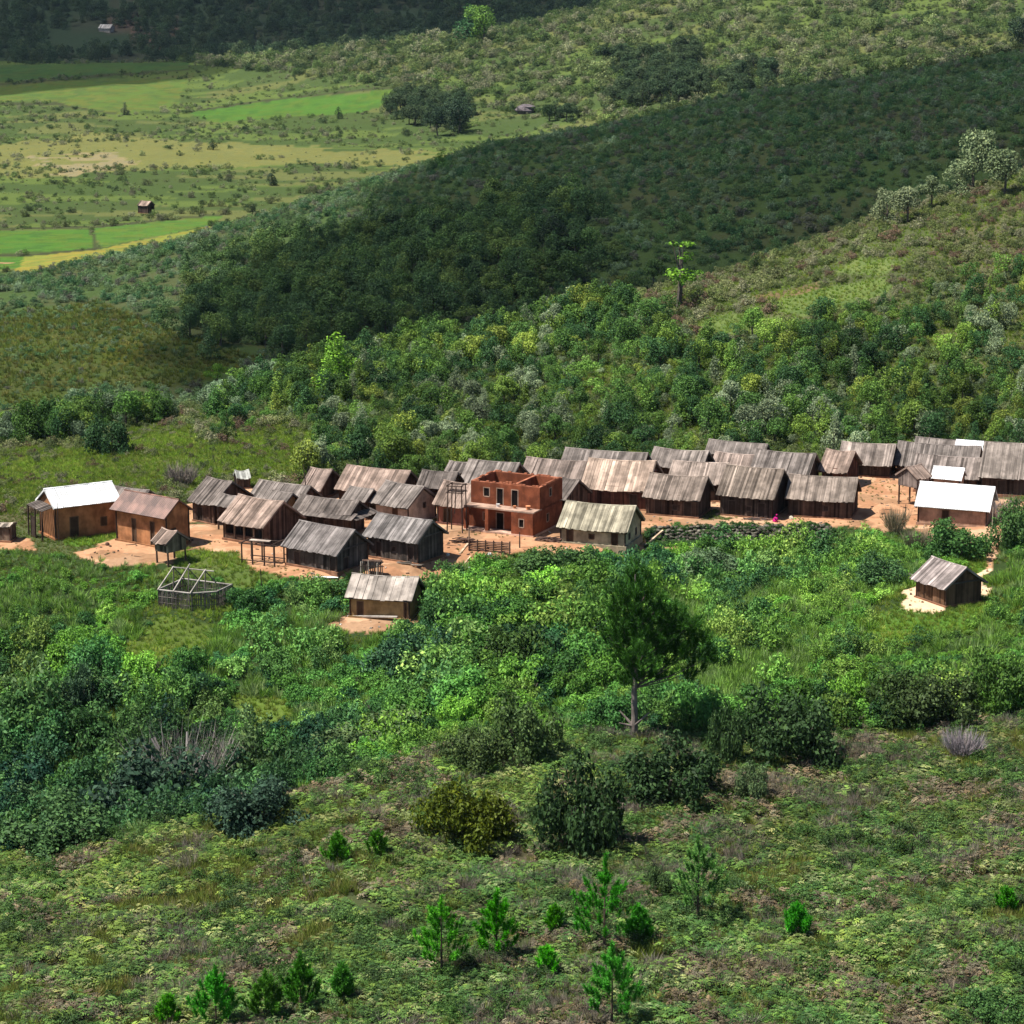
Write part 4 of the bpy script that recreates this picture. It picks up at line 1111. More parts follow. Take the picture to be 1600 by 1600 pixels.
def frame_house():
    p = Vector((PAD_FRAME[0], PAD_FRAME[1], hz(PAD_FRAME[0], PAD_FRAME[1]))); ps = math.radians(24)
    t = thing('house_frame', 'roofless hut frame of bare rafters over a stake wall', 'hut frame', p, -ps)
    hx, hy, h = 2.15, 1.75, 1.35; rng = random.Random(3)
    def side(a, b):
        a, b = Vector(a), Vector(b); n = int((b - a).length / .13)
        for i in range(n + 1):
            c = a.lerp(b, i / n) + Vector((rng.uniform(-.02, .02), rng.uniform(-.02, .02), 0)); q = MB()
            q.tube((c.x, c.y, -.25), (c.x + rng.uniform(-.04, .04), c.y + rng.uniform(-.04, .04), h + rng.uniform(-.12, .06)), rng.uniform(.035, .055), .035, 5, rng.uniform(.2, .9))
            q.build('stake', M_POLE, t, tint=(.12, .105, .09))
        for zz in (.4, .85):
            q = MB(); q.tube((a.x, a.y, zz), (b.x, b.y, zz), .03); q.build('wattle_rail', M_POLE, t, tint=(.14, .12, .1))
        q = MB(); q.tube((a.x, a.y, h + .02), (b.x, b.y, h + .04), .07); q.build('wall_plate', M_POLE, t, tint=(.3, .27, .24))
    side((-hx, -hy, 0), (hx * .25, -hy, 0)); side((hx * .25, -hy, 0), (hx, -hy * .3, 0)); side((hx, -hy * .3, 0), (hx, hy, 0)); side((hx, hy, 0), (-hx, hy, 0)); side((-hx, hy, 0), (-hx, -hy, 0))
    zr = h + 1.35
    q = MB(); q.tube((-hx + .1, .1, zr), (hx * .75, .1, zr + .05), .05); q.build('ridge_pole', M_POLE, t, tint=(.3, .27, .24))
    for xx, e in ((-hx + .12, .05), (-.7, .35), (.75, .1)):
        q = MB(); q.tube((xx - .1, -hy - .1, h + .03), (xx + .1, .1 + e * .6, zr + e), .07, .06); q.build('rafter', M_POLE, t, tint=(.38, .34, .29))
        q = MB(); q.tube((xx + .1, .1, zr), (xx, hy, h + .04), .045); q.build('rafter', M_POLE, t, tint=(.22, .2, .17))
        q = MB(); q.tube((xx, .1, -.2), (xx + .1, .1, zr), .05); q.build('king_post', M_POLE, t, tint=(.2, .18, .15))
frame_house()
def pen():
    p = gpt(582, 898); t = thing('stake_pen', 'small pen of upright stakes behind the tan terrace house', 'pen', p, math.radians(-8)); rng = random.Random(5)
    for i in range(12):
        u = -.85 + 1.7 * i / 11
        for yy in ((-.3, .3) if i % 3 == 0 else (-.3,)):
            q = MB(); q.tube((u, yy, -.3), (u + rng.uniform(-.05, .05), yy, rng.uniform(.75, 1.2)), .055, .045, 6, rng.uniform(.1, .9)); q.build('stake', M_POLE, t, tint=(.13, .09, .07) if i % 4 else (.4, .34, .28))
    q = MB(); q.tube((-.95, -.3, .7), (.95, -.3, .75), .05); q.build('rail', M_POLE, t, tint=W_DARK)
    q = MB(); q.box((0, 0, 1.12), (1.5, .5, .04)); q.build('cover_board', M_WOOD, t, tint=W_BROWN)
pen()
def log_fence():
    p = gpt(764, 862); t = thing('log_fence', 'stacked log fence on the orange earth below the red building', 'fence', p, math.radians(-14)); rng = random.Random(8)
    for i in range(6):
        u = -1.6 + 3.3 * i / 5; q = MB(); q.tube((u, -.1, -.3), (u + .03, -.1, .95), .06); q.build('post', M_POLE, t, tint=W_BROWN)
    for k in range(6):
        for (a, b) in ((-1.7, -.2), (-.25, 1.75)):
            q = MB(); q.tube((a, .02, .08 + k * .14), (b, .02 + rng.uniform(-.03, .03), .08 + k * .14), .06, .06, 6, rng.uniform(.2, .9)); q.build('log', M_POLE, t, tint=(.15, .085, .06))
log_fence()
def stick_heap(px, py, w, label, n=26, h=.7, tint=(.12, .075, .06), cat='woodpile', name='woodpile'):
    p = gpt(px, py); t = thing(name, label, cat, p, random.Random(int(px)).uniform(-.4, .2)); rng = random.Random(int(px))
    for i in range(n):
        q = MB(); u = rng.uniform(-w, w); zz = rng.uniform(.03, h) * (1 - abs(u) / w * .6); a = rng.uniform(-.7, .7)
        q.tube((u - .45 * math.cos(a), rng.uniform(-.3, .3), zz - .05), (u + .45 * math.cos(a), rng.uniform(-.3, .3), zz + .15 * math.sin(a)), .045, .035, 5, rng.uniform(.1, 1)); q.build('stick', M_POLE, t, tint=tint)
stick_heap(722, 848, .7, 'dark woodpile between the dark plank house and the log fence')
stick_heap(860, 846, 1.0, 'long heap of dark sticks running up to the cream house', 40, .5)
stick_heap(712, 896, .6, 'dark brush heap at the lower rim of the orange earth', 26, .8, (.1, .06, .05))
stick_heap(640, 882, .8, 'low woodpile along the front of the ragged-roofed plank house', 18, .25, (.2, .17, .14))
stick_heap(1180, 812, .9, 'low woodpile along the front of the tall-roofed plank house', 18, .25, (.11, .08, .07))
def plank_lean(px0, py0, px1, py1, up, label, w=.16, tint=(.45, .33, .22), name='board', th=.05):
    a, b = gpt(px0, py0) + Vector((0, 0, .04)), gpt(px1, py1, up); q = MB(); d = b - a; R = d.to_track_quat('X', 'Z').to_matrix()
    q.box((0, 0, 0), (d.length, w, th), R, .6); q.build(name, M_WOOD, tint=tint, label=label, cat='board', loc=(a + b) / 2)
plank_lean(1012, 850, 1036, 829, .75, 'pale log leaning against the end of the stone wall', .16, th=.14)
plank_lean(718, 866, 731, 849, .1, 'pale board lying on the earth before the log fence')
plank_lean(722, 886, 735, 869, .05, 'thin plank lying across the orange earth', .1)
plank_lean(488, 902, 528, 901, .05, 'white sheet lying on the earth before the dark grey plank house', .7, (.7, .68, .64), 'sheet', .02)
plank_lean(733, 888, 770, 878, .12, 'long pale metal sheet lying at the rim of the bushes', .5, (.55, .56, .6), 'sheet', .03)
plank_lean(543, 963, 621, 964, .35, 'long bench board along the front of the tan terrace house', .22, (.3, .27, .24), 'bench_board', .1)
plank_lean(1410, 893, 1442, 905, .8, 'bent grey pole sticking out beside the lone plank hut', .07, (.3, .27, .25), 'bent_pole', .07)
plank_lean(283, 862, 311, 856, .4, 'low rail beside the small stilt hut', .08, (.35, .2, .12), 'rail', .08)
plank_lean(873, 860, 905, 867, .1, 'dark board edging the bushes below the cream house', .2, (.2, .17, .15), 'edging_board', .08)

def blob(mb, c, r, rng, val=.5, squash=.8):
    n, m = 7, 5; vs, fs = [], []
    for j in range(m):
        ph = math.pi * (j + .5) / m
        for i in range(n):
            k = rng.uniform(.8, 1.15); a = 2 * math.pi * i / n
            vs.append((c[0] + r * k * math.sin(ph) * math.cos(a), c[1] + r * k * math.sin(ph) * math.sin(a), c[2] + r * squash * math.cos(ph)))
    for j in range(m - 1):
        for i in range(n): fs.append((j * n + i, (j + 1) * n + i, (j + 1) * n + (i + 1) % n, j * n + (i + 1) % n))
    fs += [tuple(range(n)), tuple(reversed(range((m - 1) * n, m * n)))]
    mb.add(vs, fs, val)
# dry-stone retaining wall: every stone laid singly
STONE_ME = []
for i in range(6):
    q = MB(); blob(q, (0, 0, 0), .5, random.Random(i), .5, .75); STONE_ME.append(q.mesh('stone', M_STONE))
def stone_wall():
    x0, y0, _ = ground_at(1012, 820, 0, 185); x1 = ground_at(1298, 820, 0, 185)[0]
    t = thing('stone_wall', 'dry-stone retaining wall overgrown with weeds below the line of plank houses', 'wall', ((x0 + x1) / 2, 191, 0)); t['kind'] = 'thing'; rng = random.Random(4)
    n = 58
    for c in range(n):
        X = x0 + (x1 - x0) * (c + .5) / n; tt = X / 190.5
        yf = float(fline('foot', tt)); yt = float(fline('front', tt))
        for r in range(5):
            u = (r + .3) / 5; z = -1.12 + 1.2 * u
            xx = X + rng.uniform(-.1, .1) + (r % 2) * .12
            sh = rng.uniform(.5, 1.7)
            o = link('stone', STONE_ME[rng.randrange(6)], t, tint=[k * sh for k in (.115, .105, .082)])
            o.location = (xx - (x0 + x1) / 2, yf + (yt - yf) * u * .85 - .12 + rng.uniform(-.08, .05) - 191, z + rng.uniform(-.09, .09))
            o.rotation_euler = (rng.uniform(-.3, .3), rng.uniform(-.3, .3), rng.uniform(0, 6.28))
            o.scale = (rng.uniform(.24, .6), rng.uniform(.32, .5), rng.uniform(.2, .46))
stone_wall()
for i, (px, py, s, lab) in enumerate(((1236, 811, .22, 'small pale stone at the foot of the yard-side plank house'), (168, 852, .2, 'small dark stump on the earth before the rust-roofed orange house'), (765, 868, .2, 'white bag lying before the log fence'), (700, 868, .15, 'small white stone by the dark plank house'))):
    q = MB(); blob(q, (0, 0, s * .5), s, random.Random(i + 40), .6, .8)
    q.build(('stone', 'stump', 'bag', 'stone')[i], M_STONE, tint=((.5, .45, .35), (.12, .07, .05), (.7, .7, .68), (.7, .66, .6))[i], label=lab, cat=('stone', 'stump', 'bag', 'stone')[i], loc=gpt(px, py))
# washing laid out on a stone before the cream house
def washing():
    p = gpt(960, 856); t = thing('laundry_table', 'low table piled with white and blue cloth before the cream house', 'table', p, -.25); rng = random.Random(6)
    q = MB(); q.box((0, 0, .3), (1.8, .55, .08)); q.build('table_top', M_CLOTH, t, tint=(.05, .06, .22))
    for sx in (-.75, .75):
        for sy in (-.2, .2):
            q = MB(); q.tube((sx, sy, -.2), (sx, sy, .28), .04); q.build('leg', M_POLE, t, tint=W_BROWN)
    for i in range(6):
        q = MB(); blob(q, (-.75 + i * .3, rng.uniform(-.1, .1), .42), rng.uniform(.16, .24), rng, .7, .5); q.build('cloth_bundle', M_CLOTH, t, tint=(.8, .8, .84) if i != 2 else (.45, .5, .75))
washing()
# crouching figure in a magenta wrap
def person():
    p = gpt(1211, 815)
    t = thing('person', 'person crouching in a magenta wrap on the earth above the stone wall', 'person', p, .5); t.scale = (.85,) * 3
    J = {'pel': ((0, .02, .17), .11), 'waist': ((0, -.03, .30), .115), 'chest': ((0, -.13, .43), .12), 'neck': ((0, -.2, .54), .05), 'head0': ((0, -.24, .60), .075), 'head1': ((0, -.27, .70), .085), 'head2': ((0, -.28, .76), .06)}
    E = [('pel', 'waist'), ('waist', 'chest'), ('chest', 'neck'), ('neck', 'head0'), ('head0', 'head1'), ('head1', 'head2')]
    for s, n in ((-1, 'l'), (1, 'r')):
        J.update({n + 'hip': ((s * .1, .0, .16), .085), n + 'knee': ((s * .15, -.30, .36), .06), n + 'ank': ((s * .13, -.14, .05), .04), n + 'toe': ((s * .14, -.28, .025), .032),
                  n + 'sho': ((s * .16, -.13, .46), .055), n + 'elb': ((s * .22, -.32, .36), .04), n + 'wri': ((s * .12, -.47, .22), .03), n + 'palm': ((s * .10, -.51, .17), .028)})
        E += [('pel', n + 'hip'), (n + 'hip', n + 'knee'), (n + 'knee', n + 'ank'), (n + 'ank', n + 'toe'), ('chest', n + 'sho'), (n + 'sho', n + 'elb'), (n + 'elb', n + 'wri'), (n + 'wri', n + 'palm')]
        for k, (dx, ln) in enumerate(((-.02, .07), (-.007, .08), (.007, .075), (.02, .06), (.035, .045))):
            J[n + 'f%d' % k] = ((s * .10 + dx, -.51 - ln * .55, .17 - ln * .8), .009); E.append((n + 'palm', n + 'f%d' % k))
    names = list(J); me = bpy.data.meshes.new('body')
    me.from_pydata([J[k][0] for k in names], [(names.index(a), names.index(b)) for a, b in E], [])
    o = link('body', me, t, tint=(.07, .04, .028)); me.materials.append(M_CLOTH)
    sk = o.modifiers.new('skin', 'SKIN')
    for k, d in zip(names, me.skin_vertices[0].data): d.radius = (J[k][1], J[k][1]); d.use_root = (k == 'pel')
    o.modifiers.new('smooth', 'SUBSURF').render_levels = 1
    rng = random.Random(2); n = 16; vs, fs = [], []
    prof = ((.02, .21, .30, .0), (.12, .23, .31, -.05), (.24, .22, .29, -.10), (.36, .20, .24, -.13), (.47, .20, .18, -.15), (.53, .12, .11, -.18))
    for z, rx, ry, yc in prof:
        for i in range(n):
            a = 2 * math.pi * i / n; k = 1 + .05 * math.sin(5 * a + z * 9)
            vs.append((rx * k * math.cos(a), yc + ry * k * math.sin(a), z))
    for j in range(len(prof) - 1):
        for i in range(n): fs.append((j * n + i, j * n + (i + 1) % n, (j + 1) * n + (i + 1) % n, (j + 1) * n + i))
    link('wrap', np_mesh('wrap', vs, fs, [.6] * len(fs), M_CLOTH, smooth=True), t, tint=(.62, .02, .24))
    q = MB(); blob(q, (0, -.265, .725), .105, rng, .6, .85); q.build('headscarf', M_CLOTH, t, tint=(.6, .03, .22))
person()

# ------------------------------------------------------------------ vegetation
RNG = np.random.default_rng(11)
def near_house(X, Y, grow=.35):
    k = np.zeros(len(X), bool)
    for t, hx, hy in ROOTS:
        a = -t.rotation_euler[2]; dx, dy = X - t.location[0], Y - t.location[1]
        u = dx * math.cos(a) - dy * math.sin(a); v = dx * math.sin(a) + dy * math.cos(a)
        k |= (np.abs(u) < hx + grow) & (np.abs(v) < hy + grow)
    return k
def strip_points(ya, yb, sp, top=3.0, tmax=.232, margin=70):
    X, Y = grid_points(ya, yb, sp, RNG, tmax); Z = height(X, Y)
    px, py = project(X, Y, Z)
    k = (px > -margin) & (px < 1600 + margin) & (py > -40) & (py < 1600 + margin + 40) & visible(X, Y, Z, top)
    return X[k], Y[k], Z[k]
def sel(k, *a): return [q[k] for q in a]
def lerp_line(px, pts): return np.interp(px, [p[0] for p in pts], [p[1] for p in pts])

TREES = {}
def tree_kind(kind, v):
    if (kind, v) not in TREES:
        TREES[(kind, v)] = tree_meshes(100 + v * 7 + len(kind), kind, {'round': 2300, 'tall': 2000, 'spread': 2300, 'tiered': 500}[kind], {'round': .048, 'tall': .043, 'spread': .048, 'tiered': .045}[kind])
    return TREES[(kind, v)]
def tree(name, label, loc, h, kind, tint, cat='tree', group=None, v=0, wide=1.0, rot=None):
    cr, tr = tree_kind(kind, v % 3)
    t = thing(name, label, cat, loc, RNG.uniform(0, 6.28) if rot is None else rot, group); t.scale = (h * wide, h * wide, h)
    link('crown', cr, t, tint=tint); link('trunk', tr, t, tint=(.13, .11, .09))
    return t
def tree_px(name, label, px, py, hpx, kind, tint, ymin, **kw):
    p = Vector(ground_at(px, py, 0, ymin)); s = FPX / math.hypot(p.y, CAMZ - p.z) * .97
    return tree(name, label, p, hpx / s, kind, tint, **kw)
BUSHES = [bush_mesh(200 + i, 2800, .098) for i in range(5)]
SHRUBS = [bush_mesh(220 + i, 1500, .10, False, 1.15) for i in range(5)]
def dense_mesh(seed, n=5600, size=.095):
    rng = np.random.default_rng(seed); lobes = [(0, 0, .3, .5, .5, .35)]
    sx, sy = rng.uniform(-.3, .3, 2)
    for k in range(17):
        a = rng.uniform(0, 6.28); r = rng.uniform(.15, .95) ** .8; q = rng.uniform(.18, .40) * (1.15 - .45 * r)
        z = rng.uniform(.05, .95) * (1.2 - r * .7)
        lobes.append((math.cos(a) * r + sx * z, math.sin(a) * r + sy * z, z, q, q, q * rng.uniform(.8, 1.3)))
    return np_mesh('dense', *crown(rng, lobes, n, size, up=.4, jit=.85, aspect=.55, low=-.9, shell=(.45, 1.3)), M_LEAF)
DENSE = [dense_mesh(400 + i) for i in range(4)]
def shrub_stems(seed):
    rng = random.Random(seed); q = MB()
    for k in range(7):
        a = rng.uniform(0, 6.28); q.tube((0, 0, -.15), (math.cos(a) * .5, math.sin(a) * .5, .6), .03, .012, 5)
    return q.mesh('stems', M_BARK)
STEMS = [shrub_stems(i) for i in range(3)]
def shrub(name, label, loc, r, h, tint, group=None, big=False, v=0, cat='bush', dense=False):
    t = thing(name, label, cat, loc, RNG.uniform(0, 6.28), group); t.scale = (r, r, h)
    link('foliage', DENSE[v % 4] if dense else (BUSHES if big else SHRUBS)[v % 5], t, tint=tint); link('stems', STEMS[v % 3], t, tint=(.12, .1, .08))
    return t
def shrub_px(name, label, px, py, wpx, hpx, tint, ymin=92, **kw):
    p = Vector(ground_at(px, py, 0, ymin)); s = FPX / math.hypot(p.y, CAMZ - p.z)
    return shrub(name, label, p, wpx / s / 2 * 1.25, hpx / s * .82, tint, **kw)

# --- fern slope in front
X, Y, Z = strip_points(91, 147, .31, 1.5)
zn = zones(X, Y); k = (Y < zn['crest'] + 3.0 + 1.5 * (vnoise(X / 3, Y / 3, 5) - .5)); X, Y, Z = sel(k, X, Y, Z)
px, py = project(X, Y, Z); n1 = fbm(X, Y, 5.0, 90, 3); n2 = fbm(X, Y, 2.2, 91, 2); n3 = fbm(X, Y, 14.0, 95, 2)
GR = [[(240, 1400), (330, 1345), (480, 1330), (620, 1330), (600, 1390), (450, 1440), (300, 1445)], [(180, 1335), (330, 1290), (390, 1290), (330, 1330), (230, 1360)], [(880, 1500), (960, 1478), (1080, 1480), (960, 1515)], [(1130, 1370), (1220, 1345), (1280, 1360), (1220, 1395)], [(-60, 1560), (60, 1540), (80, 1600), (-60, 1640)]]
grass = np.zeros(len(X), bool)
for p in GR: grass |= inpoly(px + (n2 - .5) * 60, py + (n1 - .5) * 40, p)
grass &= (n2 + .3 * n1 > .55) & (RNG.random(len(X)) < .6)
grass |= n1 > .76
bare = (n2 > .70) & (n1 > .40)
dead = ~grass & (fbm(X, Y, 3.0, 97, 2) > .63)
fern = ~grass & ~bare & (RNG.random(len(X)) < np.where(n1 > .5, .95, .78))
GC = [(.108, .17, .05), (.08, .142, .044), (.058, .11, .038), (.155, .185, .085), (.04, .076, .028)]
f = fern & (~dead | (RNG.random(len(X)) < .45))
a = sel(f, X, Y, Z, n3, n1, n2)
tint = palette(GC, (4, 4, 3, 3, 2), RNG, len(a[0])) * (.40 + .6 * a[3] + .55 * a[5])[:, None]
tint[:, 0] *= (.8 + .4 * a[4])
band = np.exp(-((fline('crest', a[0] / a[1]) - a[1]) / 13) ** 2) * (1 - sstep(.0, .06, a[0] / a[1]))
tint *= (1 + .35 * band * np.array([1.2, 1.0, .6])[:, None]).T
scatter('fern_cover', S_FERN, 5, a[0], a[1], a[2], RNG.uniform(.36, 1.0, len(a[0])) * (.35 + .5 * a[4] + .8 * a[5]), tint, RNG, 'pale green ferns covering the slope in front of the gully', 'ferns', .22)
d = fern & dead; a = sel(d, X, Y, Z)
scatter('dead_fern_cover', S_FERN, 5, a[0], a[1], a[2] - .05, RNG.uniform(.5, 1.0, len(a[0])), palette([(.13, .105, .07), (.10, .085, .06), (.16, .145, .10)], (3, 3, 2), RNG, len(a[0])), RNG, 'brown and grey dead ferns among the green ferns', 'ferns', .4)
tw = ~grass & (fbm(X, Y, 2.6, 99, 2) > .60) & (RNG.random(len(X)) < .3); a = sel(tw, X, Y, Z)
scatter('dry_twigs', S_TWIG, 3, a[0], a[1], a[2], RNG.uniform(.35, .8, len(a[0])), palette([(.17, .155, .125), (.13, .11, .085)], (2, 2), RNG, len(a[0])), RNG, 'dry grey twigs scattered over the fern slope', 'twigs', .3)
sh = ~grass & (fbm(X, Y, 4.2, 101, 3) > .56) & (RNG.random(len(X)) < .13); a = sel(sh, X, Y, Z)
scatter('low_shrub_cover', S_SHRUB, 5, a[0], a[1], a[2] - .05, RNG.uniform(.25, .95, len(a[0])) * .8, palette([(.05, .10, .03), (.08, .14, .05), (.04, .07, .028)], (2, 2, 2), RNG, len(a[0])), RNG, 'low green shrubs dotted through the fern slope', 'shrubs', .1)
a = sel(grass | (RNG.random(len(X)) < .10), X, Y, Z)
for rep in range(2):
    j = RNG.uniform(-.25, .25, (2, len(a[0]))); gx, gy = a[0] + j[0], a[1] + j[1]
    scatter('tall_grass' if rep == 0 else 'dry_grass', S_TUFT, 4, gx, gy, height(gx, gy), RNG.uniform(.6, 1.2, len(gx)), palette([(.15, .19, .05), (.20, .185, .075), (.12, .17, .04)] if rep == 0 else [(.17, .195, .06), (.165, .165, .065), (.14, .19, .05)], (3, 2, 2), RNG, len(gx)), RNG,
            'green grass growing in the gaps of the fern slope' if rep == 0 else 'straw-coloured grass growing among the ferns', 'grass', .2)

# --- lush slope below the village
X, Y, Z = strip_points(124, 194, .82, 2.5)
zn = zones(X, Y); soil, field, paddy, _, sx, sy, _ = cover(X, Y, Z); px, py = project(X, Y, Z)
ok = (Y > zn['crest'] + 2.0) & (Y < zn['front'] - .5) & ~soil & ~field & ~near_house(X, Y, .7)
for (x0, y0, r0) in ((PAD_TAN[0], PAD_TAN[1] - 2.0, 3.4), (PAD_HUT[0] - 3.0, PAD_HUT[1] - 1.5, 3.2), (PAD_HUT[0], PAD_HUT[1] - 3.0, 2.2), (PAD_FRAME[0], PAD_FRAME[1] - 1.5, 3.4)): ok &= np.hypot(X - x0, Y - y0) > r0
for p in PATHS: ok &= ~path_mask(px, py, p, 18) & ~path_mask(px, py - 20, p, 16)
ok &= ~((px > 995) & (px < 1320) & (Y > zn['foot'] - 5.0))
X, Y, Z, px, py = sel(ok, X, Y, Z, px, py); zf = fline('front', X / Y)
m1 = fbm(X, Y, 7.0, 110, 3); m2 = fbm(X, Y, 3.0, 111, 2); m3 = fbm(X, Y, 16.0, 113, 2)
reed = (inpoly(px, py, [(1000, 1130), (1050, 1060), (1200, 1010), (1300, 1020), (1180, 1100), (1080, 1140)]) & (m1 > .45) | (m2 > .76))
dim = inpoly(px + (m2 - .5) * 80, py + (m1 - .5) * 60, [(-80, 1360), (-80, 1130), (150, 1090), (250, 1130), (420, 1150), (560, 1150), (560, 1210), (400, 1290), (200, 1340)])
edge = np.clip((zf - Y) / 8, 0, 1)                               # low weeds near the houses
lowp = (Y > zf - 2.5)
gap = (m1 > .72) & ~dim
leafy = ~reed & ~gap & ~(lowp & (RNG.random(len(X)) < .5)) & (RNG.random(len(X)) < .74)
sc = (.34 + 1.25 * RNG.random(len(X)) ** 2.2) * (.55 + 1.4 * (m3 - .2)) * (.50 + .5 * edge)
BR = [(.18, .355, .078), (.148, .31, .074), (.11, .245, .066), (.062, .15, .052), (.23, .38, .10)]
tint = palette(BR, (3, 4, 3, 2, 2), RNG, len(X)) * (.42 + 1.1 * m1)[:, None]
blue = sstep(.48, .62, fbm(X, Y, 10.0, 115, 2))[:, None]
tint = tint * (1 - blue * .4) + tint * np.array([.62, .78, 1.25]) * blue * .4
tint[dim] *= np.array([.45, .50, .70])  # gully shade put into the tints: darker and bluer
small = dim & (RNG.random(len(X)) < .55) | (leafy & (fbm(X, Y, 5, 117, 2) > .545))
bushy = leafy & ~small
order = np.argsort(-(sc * bushy))[:190]
big_m = np.zeros(len(X), bool); big_m[order] = True; big_m &= bushy
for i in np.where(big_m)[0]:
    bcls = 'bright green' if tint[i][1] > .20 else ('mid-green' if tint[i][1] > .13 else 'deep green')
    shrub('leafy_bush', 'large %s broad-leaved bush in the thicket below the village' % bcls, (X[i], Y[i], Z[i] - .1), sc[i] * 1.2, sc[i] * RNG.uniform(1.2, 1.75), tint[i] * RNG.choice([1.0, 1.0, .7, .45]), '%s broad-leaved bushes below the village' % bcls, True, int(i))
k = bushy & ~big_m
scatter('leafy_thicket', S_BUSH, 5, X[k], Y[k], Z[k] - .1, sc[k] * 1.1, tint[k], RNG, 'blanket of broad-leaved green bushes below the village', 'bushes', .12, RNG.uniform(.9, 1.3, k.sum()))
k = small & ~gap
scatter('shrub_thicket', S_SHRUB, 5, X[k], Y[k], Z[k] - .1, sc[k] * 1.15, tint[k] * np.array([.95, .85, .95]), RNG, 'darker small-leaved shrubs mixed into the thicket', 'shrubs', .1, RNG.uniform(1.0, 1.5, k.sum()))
k = ~bushy & ~(small & ~gap)
for rep in range(5):
    j = RNG.uniform(-.5, .5, (2, k.sum())); gx, gy = X[k] + j[0], Y[k] + j[1]
    scatter(('reed_bed', 'reed_clumps', 'weeds', 'grass_clumps', 'tall_weeds')[rep], S_TUFT, 4, gx, gy, height(gx, gy) - .02, RNG.uniform(.9, 2.0, len(gx)) * (.5 + .5 * edge[k]), palette([(.19, .31, .09), (.15, .26, .06), (.22, .30, .13)], (3, 3, 2), RNG, len(gx)), RNG, 'light green reedy plants between the bushes', 'reeds', .3)
# grass in the clearings near the village, weeds in the yards
X, Y, Z = strip_points(150, 262, .34, 1.0)
Xb, Yb, Zb = strip_points(262, 325, .5, 1.0); X, Y, Z = np.concatenate([X, Xb]), np.concatenate([Y, Yb]), np.concatenate([Z, Zb])
soil, field, paddy, _, sx, sy, zn = cover(X, Y, Z)
k = (field | (Y > zn['back']) | ((np.hypot(X - PAD_FRAME[0], Y - PAD_FRAME[1]) < 6) & ~soil) | ((np.hypot(X - PAD_HUT[0], Y - PAD_HUT[1]) < 8) & ~soil) | ((np.hypot(X - PAD_TAN[0], Y - PAD_TAN[1]) < 6.5) & ~soil)) & (Y < zn['ridge1'] + 6) & ~near_house(X, Y, .1) & (RNG.random(len(X)) < .9); a = sel(k, X, Y, Z)
scatter('meadow_grass', S_TUFT, 4, a[0], a[1], a[2] - .03, RNG.uniform(.35, .9, len(a[0])), palette([(.19, .28, .058), (.23, .27, .075), (.14, .21, .048)], (3, 2, 2), RNG, len(a[0])) * (.7 + .6 * fbm(a[0], a[1], 6, 3, 2))[:, None], RNG, 'grass on the open slopes round the village', 'grass', .2)
k = (~soil) & (~field) & (Y > zn['foot'] - 3) & (Y < zn['back']) & ~near_house(X, Y, .1); a = sel(k, X, Y, Z)
scatter('yard_weeds', S_TUFT, 4, a[0], a[1], a[2] - .03, RNG.uniform(.25, .6, len(a[0])), palette([(.12, .18, .04), (.17, .17, .06)], (3, 2), RNG, len(a[0])), RNG, 'low weeds in the village yards', 'weeds', .2)
k = (Y > zn['foot'] - 1.6) & (Y < zn['front'] + .1) & (np.abs(sx - 1160) < 150) & (RNG.random(len(X)) < .9); a = sel(k, X, Y, Z)
scatter('wall_weeds', S_BUSH, 5, a[0], a[1] - .2, a[2] - .15, RNG.uniform(.2, .5, len(a[0])), palette([(.05, .105, .038), (.08, .15, .05)], (3, 2), RNG, len(a[0])), RNG, 'dark weeds sprouting from the stone wall', 'weeds', .3)

# stones, chips and sticks lying about the yards
S_BITS = source('bit_kinds', [MB().box((0, 0, .1), (.5, .12, .12), rotm('Z', .5), .6).mesh('chip', M_STONE), MB().box((0, 0, .08), (.3, .25, .2), rotm('Y', .3), .5, .7).mesh('clod', M_STONE), MB().tube((-.6, 0, .06), (.6, .1, .08), .05, .03, 5).mesh('stick', M_STONE)])
M_STONE.node_tree.nodes['Attribute'].attribute_type = 'INSTANCER'
X, Y, Z = strip_points(164, 222, .62, 1.0); soil, field, paddy, _, sx, sy, zn = cover(X, Y, Z)
k = soil & ~near_house(X, Y, .05) & (RNG.random(len(X)) < .12 + .5 * (fbm(X, Y, 2.5, 201, 2) > .62)); a = sel(k, X, Y, Z)
scatter('yard_litter', S_BITS, 3, a[0], a[1], a[2] - .01, RNG.uniform(.2, .75, len(a[0])), palette([(.22, .15, .10), (.12, .08, .06), (.38, .32, .26), (.6, .58, .52)], (4, 3, 2, .6), RNG, len(a[0])), RNG, 'chips, clods and sticks lying about the village yards', 'litter', .2)
k = soil & ~near_house(X, Y, .0) & (fbm(X, Y, 3.2, 205, 2) > .60) & (RNG.random(len(X)) < .6); a = sel(k, X, Y, Z)
scatter('yard_grass', S_TUFT, 4, a[0], a[1], a[2] - .02, RNG.uniform(.2, .5, len(a[0])), palette([(.13, .18, .05), (.17, .17, .07)], (3, 2), RNG, len(a[0])), RNG, 'sparse grass tufts on the trodden village earth', 'grass', .25)

